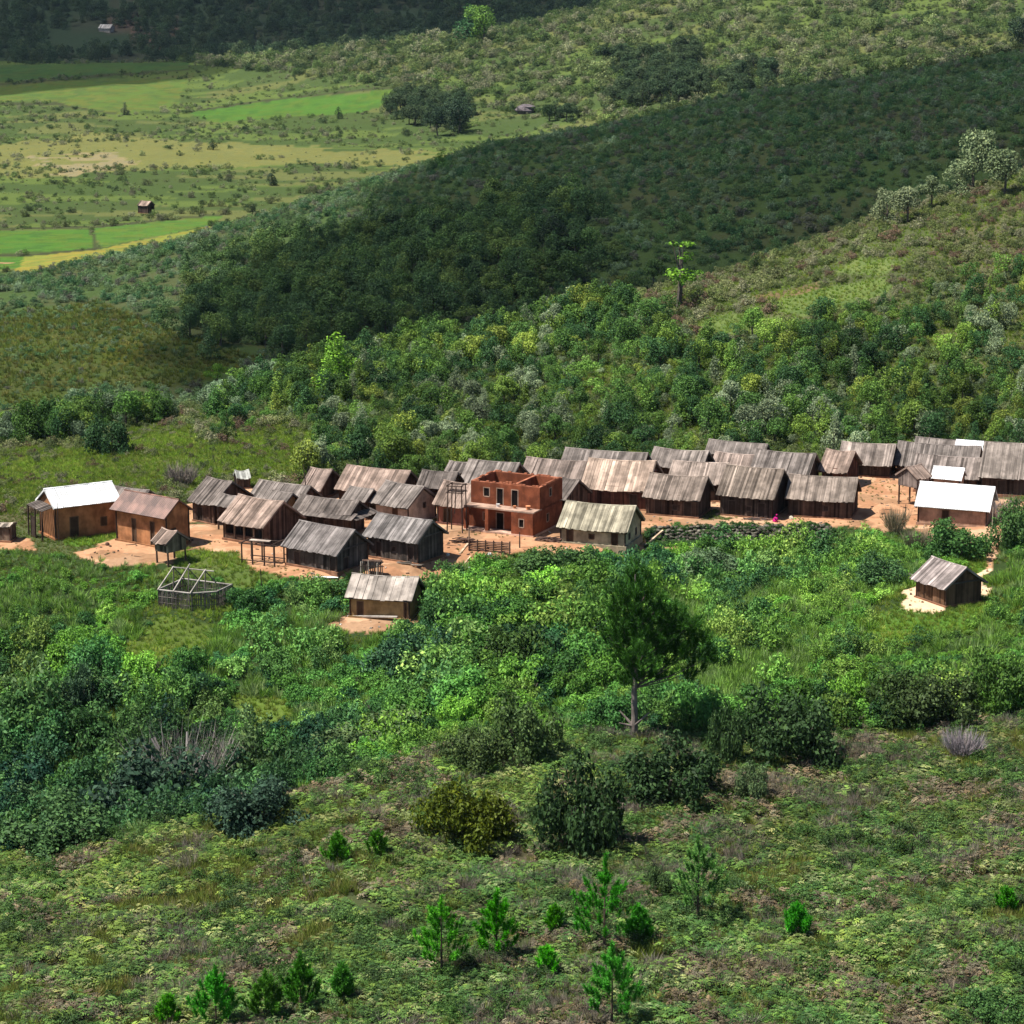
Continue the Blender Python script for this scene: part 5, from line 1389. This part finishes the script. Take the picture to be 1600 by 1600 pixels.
# --- wood on the slope behind the village
FLINE = [(-80, 640), (120, 612), (330, 570), (600, 545), (760, 500), (850, 478), (960, 465), (1060, 520), (1130, 538), (1250, 522), (1330, 500), (1450, 455), (1600, 425), (1700, 410)]
BAND = [(-80, 700), (-80, 640), (120, 608), (330, 560), (520, 530), (520, 655), (420, 655), (300, 640), (240, 665), (150, 690), (60, 690)]
OLIVE = [(.10, .175, .048), (.07, .135, .042), (.14, .215, .056), (.042, .09, .036), (.17, .215, .13), (.19, .245, .065)]
X, Y, Z = strip_points(198, 325, 1.45, 5.0)
zn = zones(X, Y); px, py = project(X, Y, Z)
_, field, _, _, _, _, _ = cover(X, Y, Z)
ok = (Y > zn['back'] - 1.0) & (Y < zn['ridge1'] + 12) & ~near_house(X, Y, 1.0) & ~field
X, Y, Z, px, py = sel(ok, X, Y, Z, px, py); w1 = fbm(X, Y, 9, 130, 3); w2 = fbm(X, Y, 25, 131, 2)
pj = py + (w1 - .5) * 60
forest = np.where(px < 480, inpoly(px, pj, BAND) | ((px > 330) & (pj < 690) & (pj > 560)), pj > lerp_line(px, FLINE))
forest &= ~inpoly(px, py, [(330, 735), (340, 690), (420, 660), (500, 690), (490, 740)])
tr = forest & (RNG.random(len(X)) < np.where(w1 > .6, .5, .82))
h = (1.2 + 3.0 * RNG.random(len(X)) ** 1.9) * (.55 + .8 * w2)
tints = palette(OLIVE, (4, 4, 3, 4, 3, 1), RNG, len(X)) * (.35 + 1.3 * w1)[:, None]
tints[px < 420] *= np.array([.85, .95, .95])
idx = np.where(tr)[0]; idx = idx[np.argsort(-(h[idx] / Y[idx]) * (.7 + .6 * RNG.random(len(idx))))]
SHAPE = dict(round='round-crowned', tall='narrow upright', spread='wide-spreading')
KINDS = ('round', 'tall', 'spread', 'round', 'round', 'tall')
for q, i in enumerate(idx[:290]):
    g = tints[i]; cls = 'yellow-green' if g[0] > g[1] * .76 and g[2] < g[1] * .45 else ('grey-green' if g[2] > g[1] * .45 else 'dark green')
    tree('forest_tree', '%s %s tree in the wood on the slope behind the village' % (SHAPE[KINDS[q % 6]], cls), (X[i], Y[i], Z[i] - .1), h[i] * 1.15, KINDS[q % 6], g, 'tree', '%s %s trees of the wood behind the village' % (SHAPE[KINDS[q % 6]], cls), q, RNG.uniform(.8, 1.1))
r = idx[290:]
scatter('wood_behind_village', S_WOOD, 6, X[r], Y[r], Z[r] - .1, h[r] * 1.1, tints[r], RNG, 'dense mass of smaller trees in the wood behind the village', 'wood', .06, RNG.uniform(.9, 1.15, len(r)))
X2, Y2, Z2 = strip_points(198, 325, 1.2, 2.0)
zn = zones(X2, Y2); p2, q2 = project(X2, Y2, Z2); _, field, _, _, _, _, _ = cover(X2, Y2, Z2)
ok = (Y2 > zn['back'] - .5) & (Y2 < zn['ridge1'] + 10) & ~near_house(X2, Y2, .6)
X2, Y2, Z2, p2, q2, field = sel(ok, X2, Y2, Z2, p2, q2, field); u1 = fbm(X2, Y2, 6, 140, 3)
fo = np.where(p2 < 480, inpoly(p2, q2, BAND), q2 > lerp_line(p2, FLINE))
k = ~field | (RNG.random(len(X2)) < np.where(u1 > .5, .7, .3))
for fp, _c in FIELDS: k &= ~inpoly(p2, q2, fp) | (RNG.random(len(X2)) < .06)
k &= (RNG.random(len(X2)) < np.where(fo, .6, .92)) & ((u1 < .62) | fo | (RNG.random(len(X2)) < .45))
tt = np.where(fo[:, None], palette([(.09, .13, .05), (.13, .16, .075)], (1, 1), RNG, len(X2)), palette([(.18, .20, .10), (.14, .175, .07), (.20, .205, .13), (.15, .11, .08), (.085, .115, .05)], (4, 4, 3, 2, 3), RNG, len(X2)))
a = sel(k, X2, Y2, Z2, u1, tt, field)
a[3] = np.where(a[5], a[3] * .7 - .25, a[3])
scatter('hillside_scrub', S_SHRUB, 5, a[0], a[1], a[2] - .08, RNG.uniform(.35, 1.0, len(a[0])) * (.6 + .9 * a[3]), a[4] * (.75 + .5 * np.abs(a[3]))[:, None], RNG, 'pale green scrub covering the hillside behind the village', 'scrub', .1)

# --- second ridge, under cloud shadow
X, Y, Z = strip_points(276, 560, 1.9, 2.5)
zn = zones(X, Y); px, py = project(X, Y, Z); _, field, _, _, _, _, _ = cover(X, Y, Z)
ok = (Y > zn['dip1'] - 8) & (Y < zn['ridge2'] + 14); X, Y, Z, px, py, field = sel(ok, X, Y, Z, px, py, field)
v1 = fbm(X, Y, 11, 150, 3); v2 = fbm(X, Y, 30, 151, 2)
sparse = (px < 420) & (py > 430)
k = ~field & (RNG.random(len(X)) < np.where(sparse, np.where(v1 > .5, .8, .4), .9)) | field & (RNG.random(len(X)) < np.where(v1 > .50, .8, .5))
tt = palette([(.14, .18, .072), (.11, .165, .058), (.14, .125, .08), (.18, .215, .11), (.06, .11, .044)], (4, 4, 1.5, 3, 3), RNG, len(X)) * (.7 + .6 * v1)[:, None]
a = sel(k, X, Y, Z, v1, tt, field)
a[3] = np.where(a[5], a[3] * .8 - .5, a[3])
scatter('ridge_scrub', S_SHRUB, 5, a[0], a[1], a[2] - .1, RNG.uniform(.5, 1.25, len(a[0])) * (.65 + .8 * a[3]), a[4] * np.array([.85, 1.0, 1.2]), RNG, 'brownish green heath on the shaded ridge', 'scrub', .1)  # tints shifted towards blue to stand for the cool shade
X, Y, Z = strip_points(276, 430, .95, 1.0, tmax=.232); _, field, _, _, _, _, zn = cover(X, Y, Z)
k = field & (Y > zn['dip1'] - 8) & (RNG.random(len(X)) < .8); a = sel(k, X, Y, Z); v1 = fbm(a[0], a[1], 8, 155, 3)
scatter('ridge_grass', S_TUFT, 4, a[0], a[1], a[2] - .03, RNG.uniform(.7, 1.7, len(a[0])), palette([(.13, .16, .04), (.17, .165, .055), (.09, .125, .035)], (3, 2, 3), RNG, len(a[0])) * (.5 + 1.0 * v1)[:, None], RNG, 'rough grass on the open flank of the shaded ridge', 'grass', .25)
X, Y, Z = strip_points(300, 440, 2.5, 5.0); px, py = project(X, Y, Z); zn = zones(X, Y); v1 = fbm(X, Y, 12, 160, 3)
WOOD2 = [(320, 540), (345, 440), (480, 395), (640, 362), (760, 340), (900, 325), (930, 400), (1000, 420), (900, 470), (700, 520), (480, 560)]
k = inpoly(px + (v1 - .5) * 160 + RNG.normal(size=len(X)) * 28, py + (v1 - .5) * 90 + RNG.normal(size=len(X)) * 14, WOOD2) & (Y > zn['dip1'] - 14) & (RNG.random(len(X)) < .85); a = sel(k, X, Y, Z)
n = len(a[0]); hh = RNG.uniform(2.6, 5.2, n); tt = palette([(.085, .145, .052), (.065, .115, .05), (.12, .175, .06)], (3, 3, 2), RNG, n)
o = np.argsort(-hh / a[1])
for q, i in enumerate(o[:150]):
    tree('ridge_tree', '%s dark tree in the wood on the shaded ridge' % SHAPE[KINDS[q % 6]], (a[0][i], a[1][i], a[2][i] - .1), hh[i] * 1.1, KINDS[q % 6], tt[i], 'tree', '%s dark trees on the shaded ridge' % SHAPE[KINDS[q % 6]], q, 1.05)
r = o[150:]
scatter('ridge_wood', S_WOOD, 6, a[0][r], a[1][r], a[2][r] - .1, hh[r] * 1.1, tt[r], RNG, 'dark mass of smaller trees on the shaded ridge', 'wood', .06)

# --- valley floor, third hill, far hillside
X, Y, Z = strip_points(440, 1160, 2.7, 3.0)
soil, field, paddy, _, sx, sy, zn = cover(X, Y, Z); px, py = project(X, Y, Z)
ok = (Y > zn['ridge2'] + 12) & ~paddy; X, Y, Z, px, py = sel(ok, X, Y, Z, px, py)
c1 = fbm(X, Y, 22, 170, 3); c2 = fbm(X, Y, 60, 171, 2)
hill = (py < np.interp(px, [0, 300, 650, 760, 1000, 1600], [60, 100, 140, 170, 210, 260])) & (px > 280)
dry = inpoly(px, py, DRY[0][0])
c3 = fbm(X, Y * 1.8, 11, 172, 3); c1 = fbm(X, Y * 2.4, 34, 173, 3)
dens = np.where(hill, np.where(c3 > .42, .95, .45), np.where((c1 > .49) & (c3 > .40), .95, np.where(c3 > .56, .55, .14))) * np.where(dry, .2, 1)
k = RNG.random(len(X)) < dens
tt = palette([(.15, .185, .085), (.115, .16, .06), (.18, .19, .12), (.05, .08, .036), (.08, .125, .045)], (4, 3, 4, 3, 3), RNG, len(X)) * (.45 + 1.1 * c3)[:, None]
size = (.35 + 2.0 * RNG.random(len(X)) ** 2.4) * np.where(hill, 1.3, .62) * (.4 + 1.3 * c3)
kk = np.where(k & ~hill)[0]; kk = kk[np.argsort(-size[kk] / Y[kk])]
for q, i in enumerate(kk[:130]):
    vcls = 'pale' if tt[i][1] > .15 else 'dark'
    shrub('valley_shrub', '%s shrub dotted over the open valley floor between paddies' % vcls, (X[i], Y[i], Z[i] - .1), size[i] * 1.0, size[i] * 1.0, tt[i] * .62, '%s shrubs dotted over the valley floor' % vcls, False, q)
k[kk[:130]] = False
scatter('valley_scrub', S_SHRUB, 5, X[k], Y[k], Z[k] - .1, size[k], tt[k], RNG, 'pale scrub over the sunlit valley and hill', 'scrub', .1)
WOOD3 = [[(925, 100), (1000, 60), (1075, 40), (1110, 70), (1080, 110), (1110, 150), (1040, 172), (950, 170), (985, 130)], [(440, 115), (480, 85), (560, 80), (660, 60), (690, 80), (600, 110), (520, 120)], [(1100, 130), (1200, 105), (1240, 130), (1150, 160)], [(596, 175), (640, 150), (740, 165), (730, 205), (650, 200)], [(830, 190), (870, 175), (920, 180), (900, 195)]]
X, Y, Z = strip_points(700, 1150, 5.0, 6.0); px, py = project(X, Y, Z); m = np.zeros(len(X), bool)
for p in WOOD3: m |= inpoly(px, py, p)
m &= RNG.random(len(X)) < .75; a = sel(m, X, Y, Z); n = len(a[0])
for i in range(min(n, 200)):
    tree('hill_tree', '%s tree in the small woods on the sunlit far hill' % SHAPE[KINDS[i % 6]], (a[0][i], a[1][i], a[2][i] - .2), RNG.uniform(4.5, 8.5), KINDS[i % 6], palette([(.045, .075, .038), (.06, .09, .045)], (1, 1), RNG, 1)[0], 'tree', '%s trees of the small woods on the far hill' % SHAPE[KINDS[i % 6]], i, 1.15)
X, Y, Z = strip_points(1120, 1560, 6.5, 6.0, margin=20); zn = zones(X, Y)
k = (Y > zn['crest3'] + 20) & (RNG.random(len(X)) < .85) & (fbm(X, Y, 60, 181, 3) < .72) & (np.hypot((X + 219) / 1.0, (Y - 1262) / 2.2) > 22); a = sel(k, X, Y, Z); n = len(a[0])
scatter('far_wood', S_WOOD, 6, a[0], a[1], a[2] - .3, RNG.uniform(4, 10, n), palette([(.055, .09, .045), (.07, .10, .05), (.045, .075, .042)], (2, 1, 2), RNG, n), RNG, 'dark wood covering the far hillside in shadow', 'wood', .05)

# ------------------------------------------------------------------ single trees and shrubs one can point to
LIME = (.16, .30, .06); PALEG = (.165, .21, .115); DKG = (.032, .060, .024); MIDG = (.05, .09, .03)
for a in (
  ('broadleaf_tree', 'bright lime-green tree standing out of the wood behind the village', 530, 618, 96, 'tall', LIME, 228, dict(wide=1.25)),
  ('broadleaf_tree', 'small bright green tree beside the lime-green tree in the wood', 340, 600, 36, 'spread', (.12, .22, .045), 228, dict(v=1)),
  ('slender_tree', 'slender lime tree with tiered tufts on the ridge edge', 1060, 478, 102, 'tiered', (.12, .23, .045), 228, dict(wide=1.5)),
  ('tall_tree', 'tallest pale grey-green tree on the crest of the scrub hill', 1520, 298, 106, 'round', PALEG, 228, dict(wide=.85)),
  ('round_tree', 'dense round pale tree next to the tallest crest tree', 1570, 304, 78, 'round', (.13, .17, .09), 228, dict(wide=1.1)),
  ('round_tree', 'mid-sized pale tree before the tallest crest tree', 1498, 308, 66, 'round', PALEG, 228, dict(v=1)),
  ('round_tree', 'low spreading pale tree on the crest below the tallest tree', 1455, 326, 56, 'spread', PALEG, 228, dict(v=2)),
  ('round_tree', 'round pale tree, one of a pair on the crest', 1385, 352, 60, 'round', (.16, .19, .11), 228, dict(v=2, group='pair of round pale trees on the crest')),
  ('round_tree', 'round pale tree, one of a pair on the crest', 1418, 348, 62, 'round', (.16, .19, .11), 228, dict(v=0, group='pair of round pale trees on the crest')),
  ('conifer', 'small dark conifer on the scrub slope near the reddish field', 1180, 428, 36, 'tall', DKG, 228, dict(v=1)),
  ('round_tree', 'round yellow-green tree on the dark wood edge by the slender lime tree', 975, 462, 36, 'round', (.13, .16, .05), 228, dict(v=1, wide=1.2)),
  ('dark_tree', 'dark conical tree standing above the shaded wood', 868, 400, 62, 'tall', (.035, .055, .032), 330, dict(v=2, wide=1.5)),
  ('far_tree', 'taller light green tree, one of two rising from the far hill crest', 755, 66, 62, 'round', (.12, .21, .055), 850, dict(v=1)),
  ('far_tree', 'darker conical tree beside the light green tree on the far hill crest', 733, 68, 56, 'tall', (.05, .12, .05), 850, dict(v=0, wide=1.5)),
  ('valley_tree', 'dark drooping tree at the end of the bright paddy strip', 684, 212, 46, 'spread', (.035, .06, .035), 560, dict(v=0)),
  ('valley_tree', 'taller dark tree behind the drooping tree at the paddy strip', 716, 208, 58, 'round', (.035, .06, .035), 560, dict(v=1)),
  ('valley_tree', 'bright green young tree at the foot of the shaded ridge', 690, 262, 26, 'tall', (.08, .17, .04), 440, dict(v=1, wide=1.5)),
  ('valley_tree', 'small dark upright tree alone on the dry valley meadow', 333, 234, 16, 'tall', DKG, 560, dict(v=0, wide=1.4)),
  ('valley_tree', 'round dark bush-like tree alone between the meadow and the ridge', 424, 290, 20, 'round', (.045, .07, .04), 540, dict(v=2, wide=1.3)),
  ('valley_tree', 'tiny dark tree at the near rim of the bright paddy strip', 529, 186, 18, 'tall', DKG, 560, dict(v=2, wide=1.2)),
  ('valley_tree', 'thin grey tree on the far meadow above the dry grass', 195, 180, 19, 'tall', (.08, .10, .06), 560, dict(v=2)),
  ('valley_tree', 'dark tree beside the grey rock at the hill foot', 858, 190, 30, 'round', DKG, 600, dict(v=0)),
  ('dark_tree', 'dark tree on the skyline of the far sunlit hill', 1596, 84, 62, 'round', (.03, .05, .028), 700, dict(v=1))):
    nm, lab, x_, y_, hp, kd, tn, ym, kw = a
    tree_px(nm, lab, x_, y_, hp, kd, tn, ym, **kw)
for i, a in enumerate((
  ('tall dark green bush at the heart of the fern slope', 903, 1325, 125, 165, DKG), ('olive-topped dark bush beside the tall dark bush', 722, 1312, 118, 112, (.065, .085, .016)),
  ('wide black-green bush at the foot of the big pine', 1036, 1252, 135, 100, (.026, .05, .02)), ('large dark bush on the brow of the slope near the big pine', 1240, 1188, 128, 128, (.03, .055, .022)),
  ('slim dark bush between the big pine and the large brow bush', 1132, 1190, 52, 108, (.045, .08, .032)), ('broad dark olive bush below the lone plank hut', 1400, 1128, 110, 98, (.038, .064, .022)),
  ('dark olive bush touching the broad one below the plank hut', 1480, 1128, 105, 92, (.04, .06, .024)), ('tall green shrub-tree rising below the plank hut path', 1575, 1108, 90, 112, (.05, .095, .026)),
  ('grey-green round shrub under the large brow bush', 1172, 1245, 48, 62, (.07, .105, .05)), ('small dark round shrub alone among pale ferns', 1030, 1392, 38, 46, (.045, .075, .03)),
  ('bluish-dark thicket bush in the gully', 225, 1300, 190, 150, (.032, .06, .038)), ('dark bush in the gully beside the grass tongue', 95, 1325, 150, 80, (.045, .085, .034)),
  ('dusky bush in the gully where ferns begin', 400, 1290, 130, 90, (.038, .07, .045)), ('dark shrub above the gully near the grey twig bush', 130, 1112, 58, 84, (.04, .075, .04)),
  ('dark bushy mass at the edge of the grass slope behind the orange houses', 178, 708, 58, 66, (.035, .07, .03)), ('dense blue-green bush below the tan terrace house', 640, 1062, 110, 100, (.04, .085, .045)), ('dark leafy bush hanging under the tan terrace', 690, 985, 60, 62, (.05, .11, .04)),
  ('dusky shrub between the thicket and the fern slope', 600, 1190, 150, 80, (.06, .09, .04)), ('tall brown-green shrub above the tall dark bush', 826, 1190, 100, 112, (.05, .08, .03)),
  ('tall brown-green shrub beside the big pine trunk', 738, 1200, 90, 80, (.06, .09, .035)), ('leafy bush below the large white-roofed house', 1490, 872, 92, 70, (.065, .135, .045)),
  ('bush with pale leaves beside the winding path', 1590, 850, 60, 80, (.075, .14, .05)), ('deep green bush beside the lone plank hut roof', 1368, 915, 84, 50, (.05, .10, .04)),
  ('grey-green bush under the edge of the stone wall', 1110, 900, 90, 55, (.075, .115, .06)), ('dark green bush at the lower corner below the fern slope', 1545, 1600, 90, 62, (.05, .10, .035)),
  ('upright bush at the end of the log fence', 770, 905, 60, 48, (.055, .12, .035)), ('leafy bank bush below the cream house', 890, 905, 110, 62, (.06, .11, .04)))):
    lab, x_, y_, wp, hp, tn = a
    shrub_px('dark_bush' if sum(tn) < .15 else 'green_bush', lab, x_, y_, wp, hp, [c * 1.25 for c in tn], v=i, dense=True)
for i, (lab, x_, y_, hp, s, tn) in enumerate((('big bare grey twig bush above the gully', 290, 1235, 125, 1.0, (.30, .27, .25)), ('smaller bare grey twig bush beside the big one', 345, 1215, 80, .8, (.28, .26, .23)), ('grey leafless shrub on the brow by the olive bushes', 1505, 1185, 62, .8, (.24, .21, .22)), ('dry upright shrub at the rim of the orange yard', 1398, 832, 55, .6, (.22, .19, .12)), ('grey bare branches beside the large white-roofed house', 1568, 818, 58, .6, (.28, .25, .23)), ('grey bare shrub behind the orange houses', 285, 760, 50, .8, (.2, .17, .15)), ('brown leafless brush behind the bushes by the yard', 1432, 862, 50, .7, (.2, .18, .12)))):
    p = Vector(ground_at(x_, y_, 0, 92)); sc_ = hp / (FPX / math.hypot(p.y, CAMZ - p.z))
    t = thing('twig_bush', lab, 'bush', p, i); t.scale = (sc_ * s, sc_ * s, sc_)
    link('twigs', twig_mesh(50 + i, 900, .8, .03 / sc_ / (1 + .6 * (sc_ > 3))), t, tint=tn); link('stems', STEMS[i % 3], t, tint=tn)
# young pines on the fern slope
PG = (.085, .26, .04)
for i, (x_, y_, hp, gap, lab) in enumerate((
  (944, 1488, 140, True, 'tall young pine with a bare gap below its top shoot'), (690, 1522, 110, False, 'spreading young pine with visible dark stem'), (776, 1502, 100, False, 'bushy young pine beside the spreading one'),
  (956, 1604, 120, False, 'tall leaning-topped young pine low on the fern slope'), (1090, 1436, 118, False, 'pale feathery young pine beside the dark grass patch'), (1245, 1466, 48, False, 'bright round pine sapling among dead brown ferns'),
  (866, 1458, 36, False, 'small pine sapling upslope of the bushy pine'), (997, 1474, 52, False, 'little round-topped pine sapling next to the tall gapped pine'), (855, 1522, 36, False, 'tiny pine sapling in the light grass patch'),
  (470, 1580, 82, True, 'twin-topped young pine on thin stems'), (416, 1596, 70, False, 'young pine between the twin-topped and the bushy clump'), (338, 1606, 86, False, 'bushy clumped young pine low on the slope'),
  (536, 1562, 48, False, 'short candle-shooted pine next to the twin-topped one'), (263, 1604, 42, False, 'small pine beside the bushy clumped pine'), (527, 1352, 44, False, 'small dark pine sapling by the bare earth patch'),
  (590, 1340, 36, False, 'tiny green sapling near the bare earth patch'), (1572, 1428, 34, False, 'bright sapling among dark ferns on the dry slope'))):
    p = Vector(ground_at(x_, y_, 0, 92)); hm = hp / (FPX / math.hypot(p.y, CAMZ - p.z)) * 1.1
    nd, st = young_pine(300 + i, max(hm, .9), gap)
    t = thing('young_pine', lab, 'pine', p, i * 1.3)
    if hm < .9: t.scale = (hm / .9,) * 3
    link('needles', nd, t, tint=[c * RNG.uniform(.85, 1.2) for c in (PG if i != 4 else (.10, .24, .06))]); link('stem', st, t, tint=(.11, .08, .06))
# the big pine
def big_pine():
    p = Vector(ground_at(990, 1152, 0, 92)); s = FPX / math.hypot(p.y, CAMZ - p.z) * .975
    t = thing('pine_tree', 'tall dark pine leaning its crown over the bright bushes below the village', 'pine', p)
    k = 270 / s / 10.8; rng = np.random.default_rng(9); R = MB()
    L = [(0, 10.0, .75, 1.2), (.75, 9.3, .8, 1.1), (-.85, 8.9, .7, 1.3), (.0, 8.2, 1.2, 1.1), (1.3, 8.2, .9, .9), (-1.0, 7.2, .8, 1.0), (.5, 7.0, 1.4, 1.0), (2.2, 7.4, 1.0, .8), (3.1, 6.6, 1.0, .7), (4.1, 6.1, .8, .6), (4.6, 5.2, .5, .5), (1.8, 6.2, 1.2, .8), (2.9, 5.2, .8, .6), (3.9, 4.7, .7, .5), (-.8, 5.9, .8, .7), (.4, 5.5, 1.1, .8), (1.5, 4.9, .9, .6), (-.1, 4.5, .9, .6), (.6, 3.9, .7, .5), (4.5, 3.7, .5, .35), (3.4, 4.0, .5, .4), (1.6, 3.8, .4, .35), (-1.6, 6.4, .5, .5)]
    cen, ax = [], []
    trunk = [(0, 0, -.3), (.05, 0, 1.2), (.0, .05, 2.8), (.1, 0, 4.5), (.05, .1, 6.5), (.0, 0, 8.5), (-.02, 0, 10.2)]
    rad = [.26, .2, .17, .15, .11, .07, .03]
    for a, b, r0, r1 in zip(trunk[:-1], trunk[1:], rad[:-1], rad[1:]): R.tube(Vector(a) * k, Vector(b) * k, r0, r1, 8)
    for az in (.3, 1.5, 2.6, 3.6, 5.2): R.tube((0, 0, .7), (math.cos(az) * 1.0, math.sin(az) * .6, 1.3 + .3 * math.sin(az * 3)), .11, .04, 6)
    limbs = MB()
    L = [q for q in L if q not in ((4.5, 3.7, .5, .35),)] + [(1.6, 7.6, 1.0, .8), (2.6, 6.9, 1.0, .8), (3.5, 5.6, .9, .7), (2.2, 5.6, .9, .7), (1.2, 6.6, 1.1, .9), (3.4, 7.2, .6, .6), (-.4, 3.6, .55, .4), (-.6, 4.9, .8, .6), (-1.2, 8.0, .5, .9)] + [(.1, zz, .5, .5) for zz in (5.2, 6.6, 8.0, 9.3)]
    for (x, z, r, rz) in L:
        y0 = rng.uniform(-1, 1) * min(1.4, r * 1.2) if x != .1 else -.55
        z0 = max(3.1, z - .9 - abs(x) * .42)
        limbs.tube(Vector((0, 0, z0)) * k, Vector((x * .55, y0 * .5, z0 + (z - z0) * .45)) * k, .045, .035, 6); limbs.tube(Vector((x * .55, y0 * .5, z0 + (z - z0) * .45)) * k, Vector((x, y0, z)) * k, .035, .015, 6)
        m_ = int(13 * r * rz * 1.9) + 7
        d = rng.normal(size=(m_, 3)); d /= np.linalg.norm(d, axis=1, keepdims=True); q = d * (rng.random((m_, 1)) ** .5) * rng.uniform(.75, 1.45, (m_, 1))
        cen.append(np.array([x, y0, z]) + q * np.array([r, r, rz])); ax.append(d * .45 + np.array([.12 * np.sign(x), 0, .9]))
    cen = np.concatenate(cen) * k; ax = np.concatenate(ax); ax /= np.linalg.norm(ax, axis=1, keepdims=True)
    link('crown', np_mesh('crown', *needles(rng, cen, ax, 46, .44, .03, .5, (-.7, .5)), M_NEEDLE), t, tint=(.050, .125, .026))
    link('trunk', np_mesh('trunk', R.v, R.f, R.c, M_BARK), t, tint=(.20, .165, .145)); link('limbs', np_mesh('limbs', limbs.v, limbs.f, limbs.c, M_BARK), t, tint=(.15, .12, .1))
big_pine()
q = MB(); blob(q, (0, 0, .8), 4.0, random.Random(77), .5, .55); q.build('boulder', M_STONE, tint=(.13, .11, .115), label='big grey-purple boulder at the foot of the sunlit far hill', cat='boulder', loc=ground_at(822, 176, 0, 600))

# ------------------------------------------------------------------ unseen clouds added overhead, shaped to shade the second ridge and the far hill
def shade_cloud(name, pts, r, alt, seed):
    rng = random.Random(seed); mb = MB()
    for (x, y, z) in pts:
        k = alt / SUN_DIR.z; rr = r * rng.uniform(.8, 1.35)
        blob(mb, (x + SUN_DIR.x * k, y + SUN_DIR.y * k, z + alt + rng.uniform(-.15, .25) * r), rr, rng, .5, .55)
    me = mb.mesh(name, M_SHADE_CLOUD); me.polygons.foreach_set('use_smooth', np.ones(len(me.polygons), bool))
    o = link(name, me, kind='stuff', label='unseen white cumulus added to shade the hills', cat='shade_cloud')
    rm = o.modifiers.new('puff', 'REMESH'); rm.mode = 'VOXEL'; rm.voxel_size = r * .28; rm.use_smooth_shade = True
X, Y = grid_points(290, 640, 9.0, RNG, .30); Z = height(X, Y); zn = zones(X, Y); px, py = project(X, Y, Z)
k = (Y > zn['ridge1'] + 26) & (Y < zn['ridge2'] + 26) & (px > np.interp(py, [60, 180, 260, 330, 420, 480, 560], [885, 745, 675, 560, 385, 310, 285]))
shade_cloud('shade_cloud', np.stack([X[k], Y[k], Z[k]], 1), 8.5, 900, 1)
X, Y = grid_points(960, 1900, 34.0, RNG, .32); Z = height(X, Y); zn = zones(X, Y); px, py = project(X, Y, Z)
k = (Y > zn['crest3'] + 60); k |= (px < 300) & (Y > 985)
shade_cloud('shade_cloud', np.stack([X[k], Y[k], Z[k]], 1), 30.0, 1000, 2)
# ------------------------------------------------------------------ thin air haze over the valley
m, nt, b, nodes, links = new_mat('haze'); nodes.remove(b)
pv = N(nodes, 'ShaderNodeVolumePrincipled'); pv.inputs['Color'].default_value = (.55, .76, 1.0, 1); pv.inputs['Density'].default_value = HAZE
links.new(pv.outputs[0], nodes['Material Output'].inputs['Volume'])
if HAZE > 0:
    q = MB(); q.box((0, 1380, 110), (2900, 2900, 290)); me = q.mesh('haze', m)
    link('haze', me, kind='stuff', label='thin bluish air over the whole valley', cat='haze')
print('meshes', len(bpy.data.meshes), 'objects', len(SC.objects))
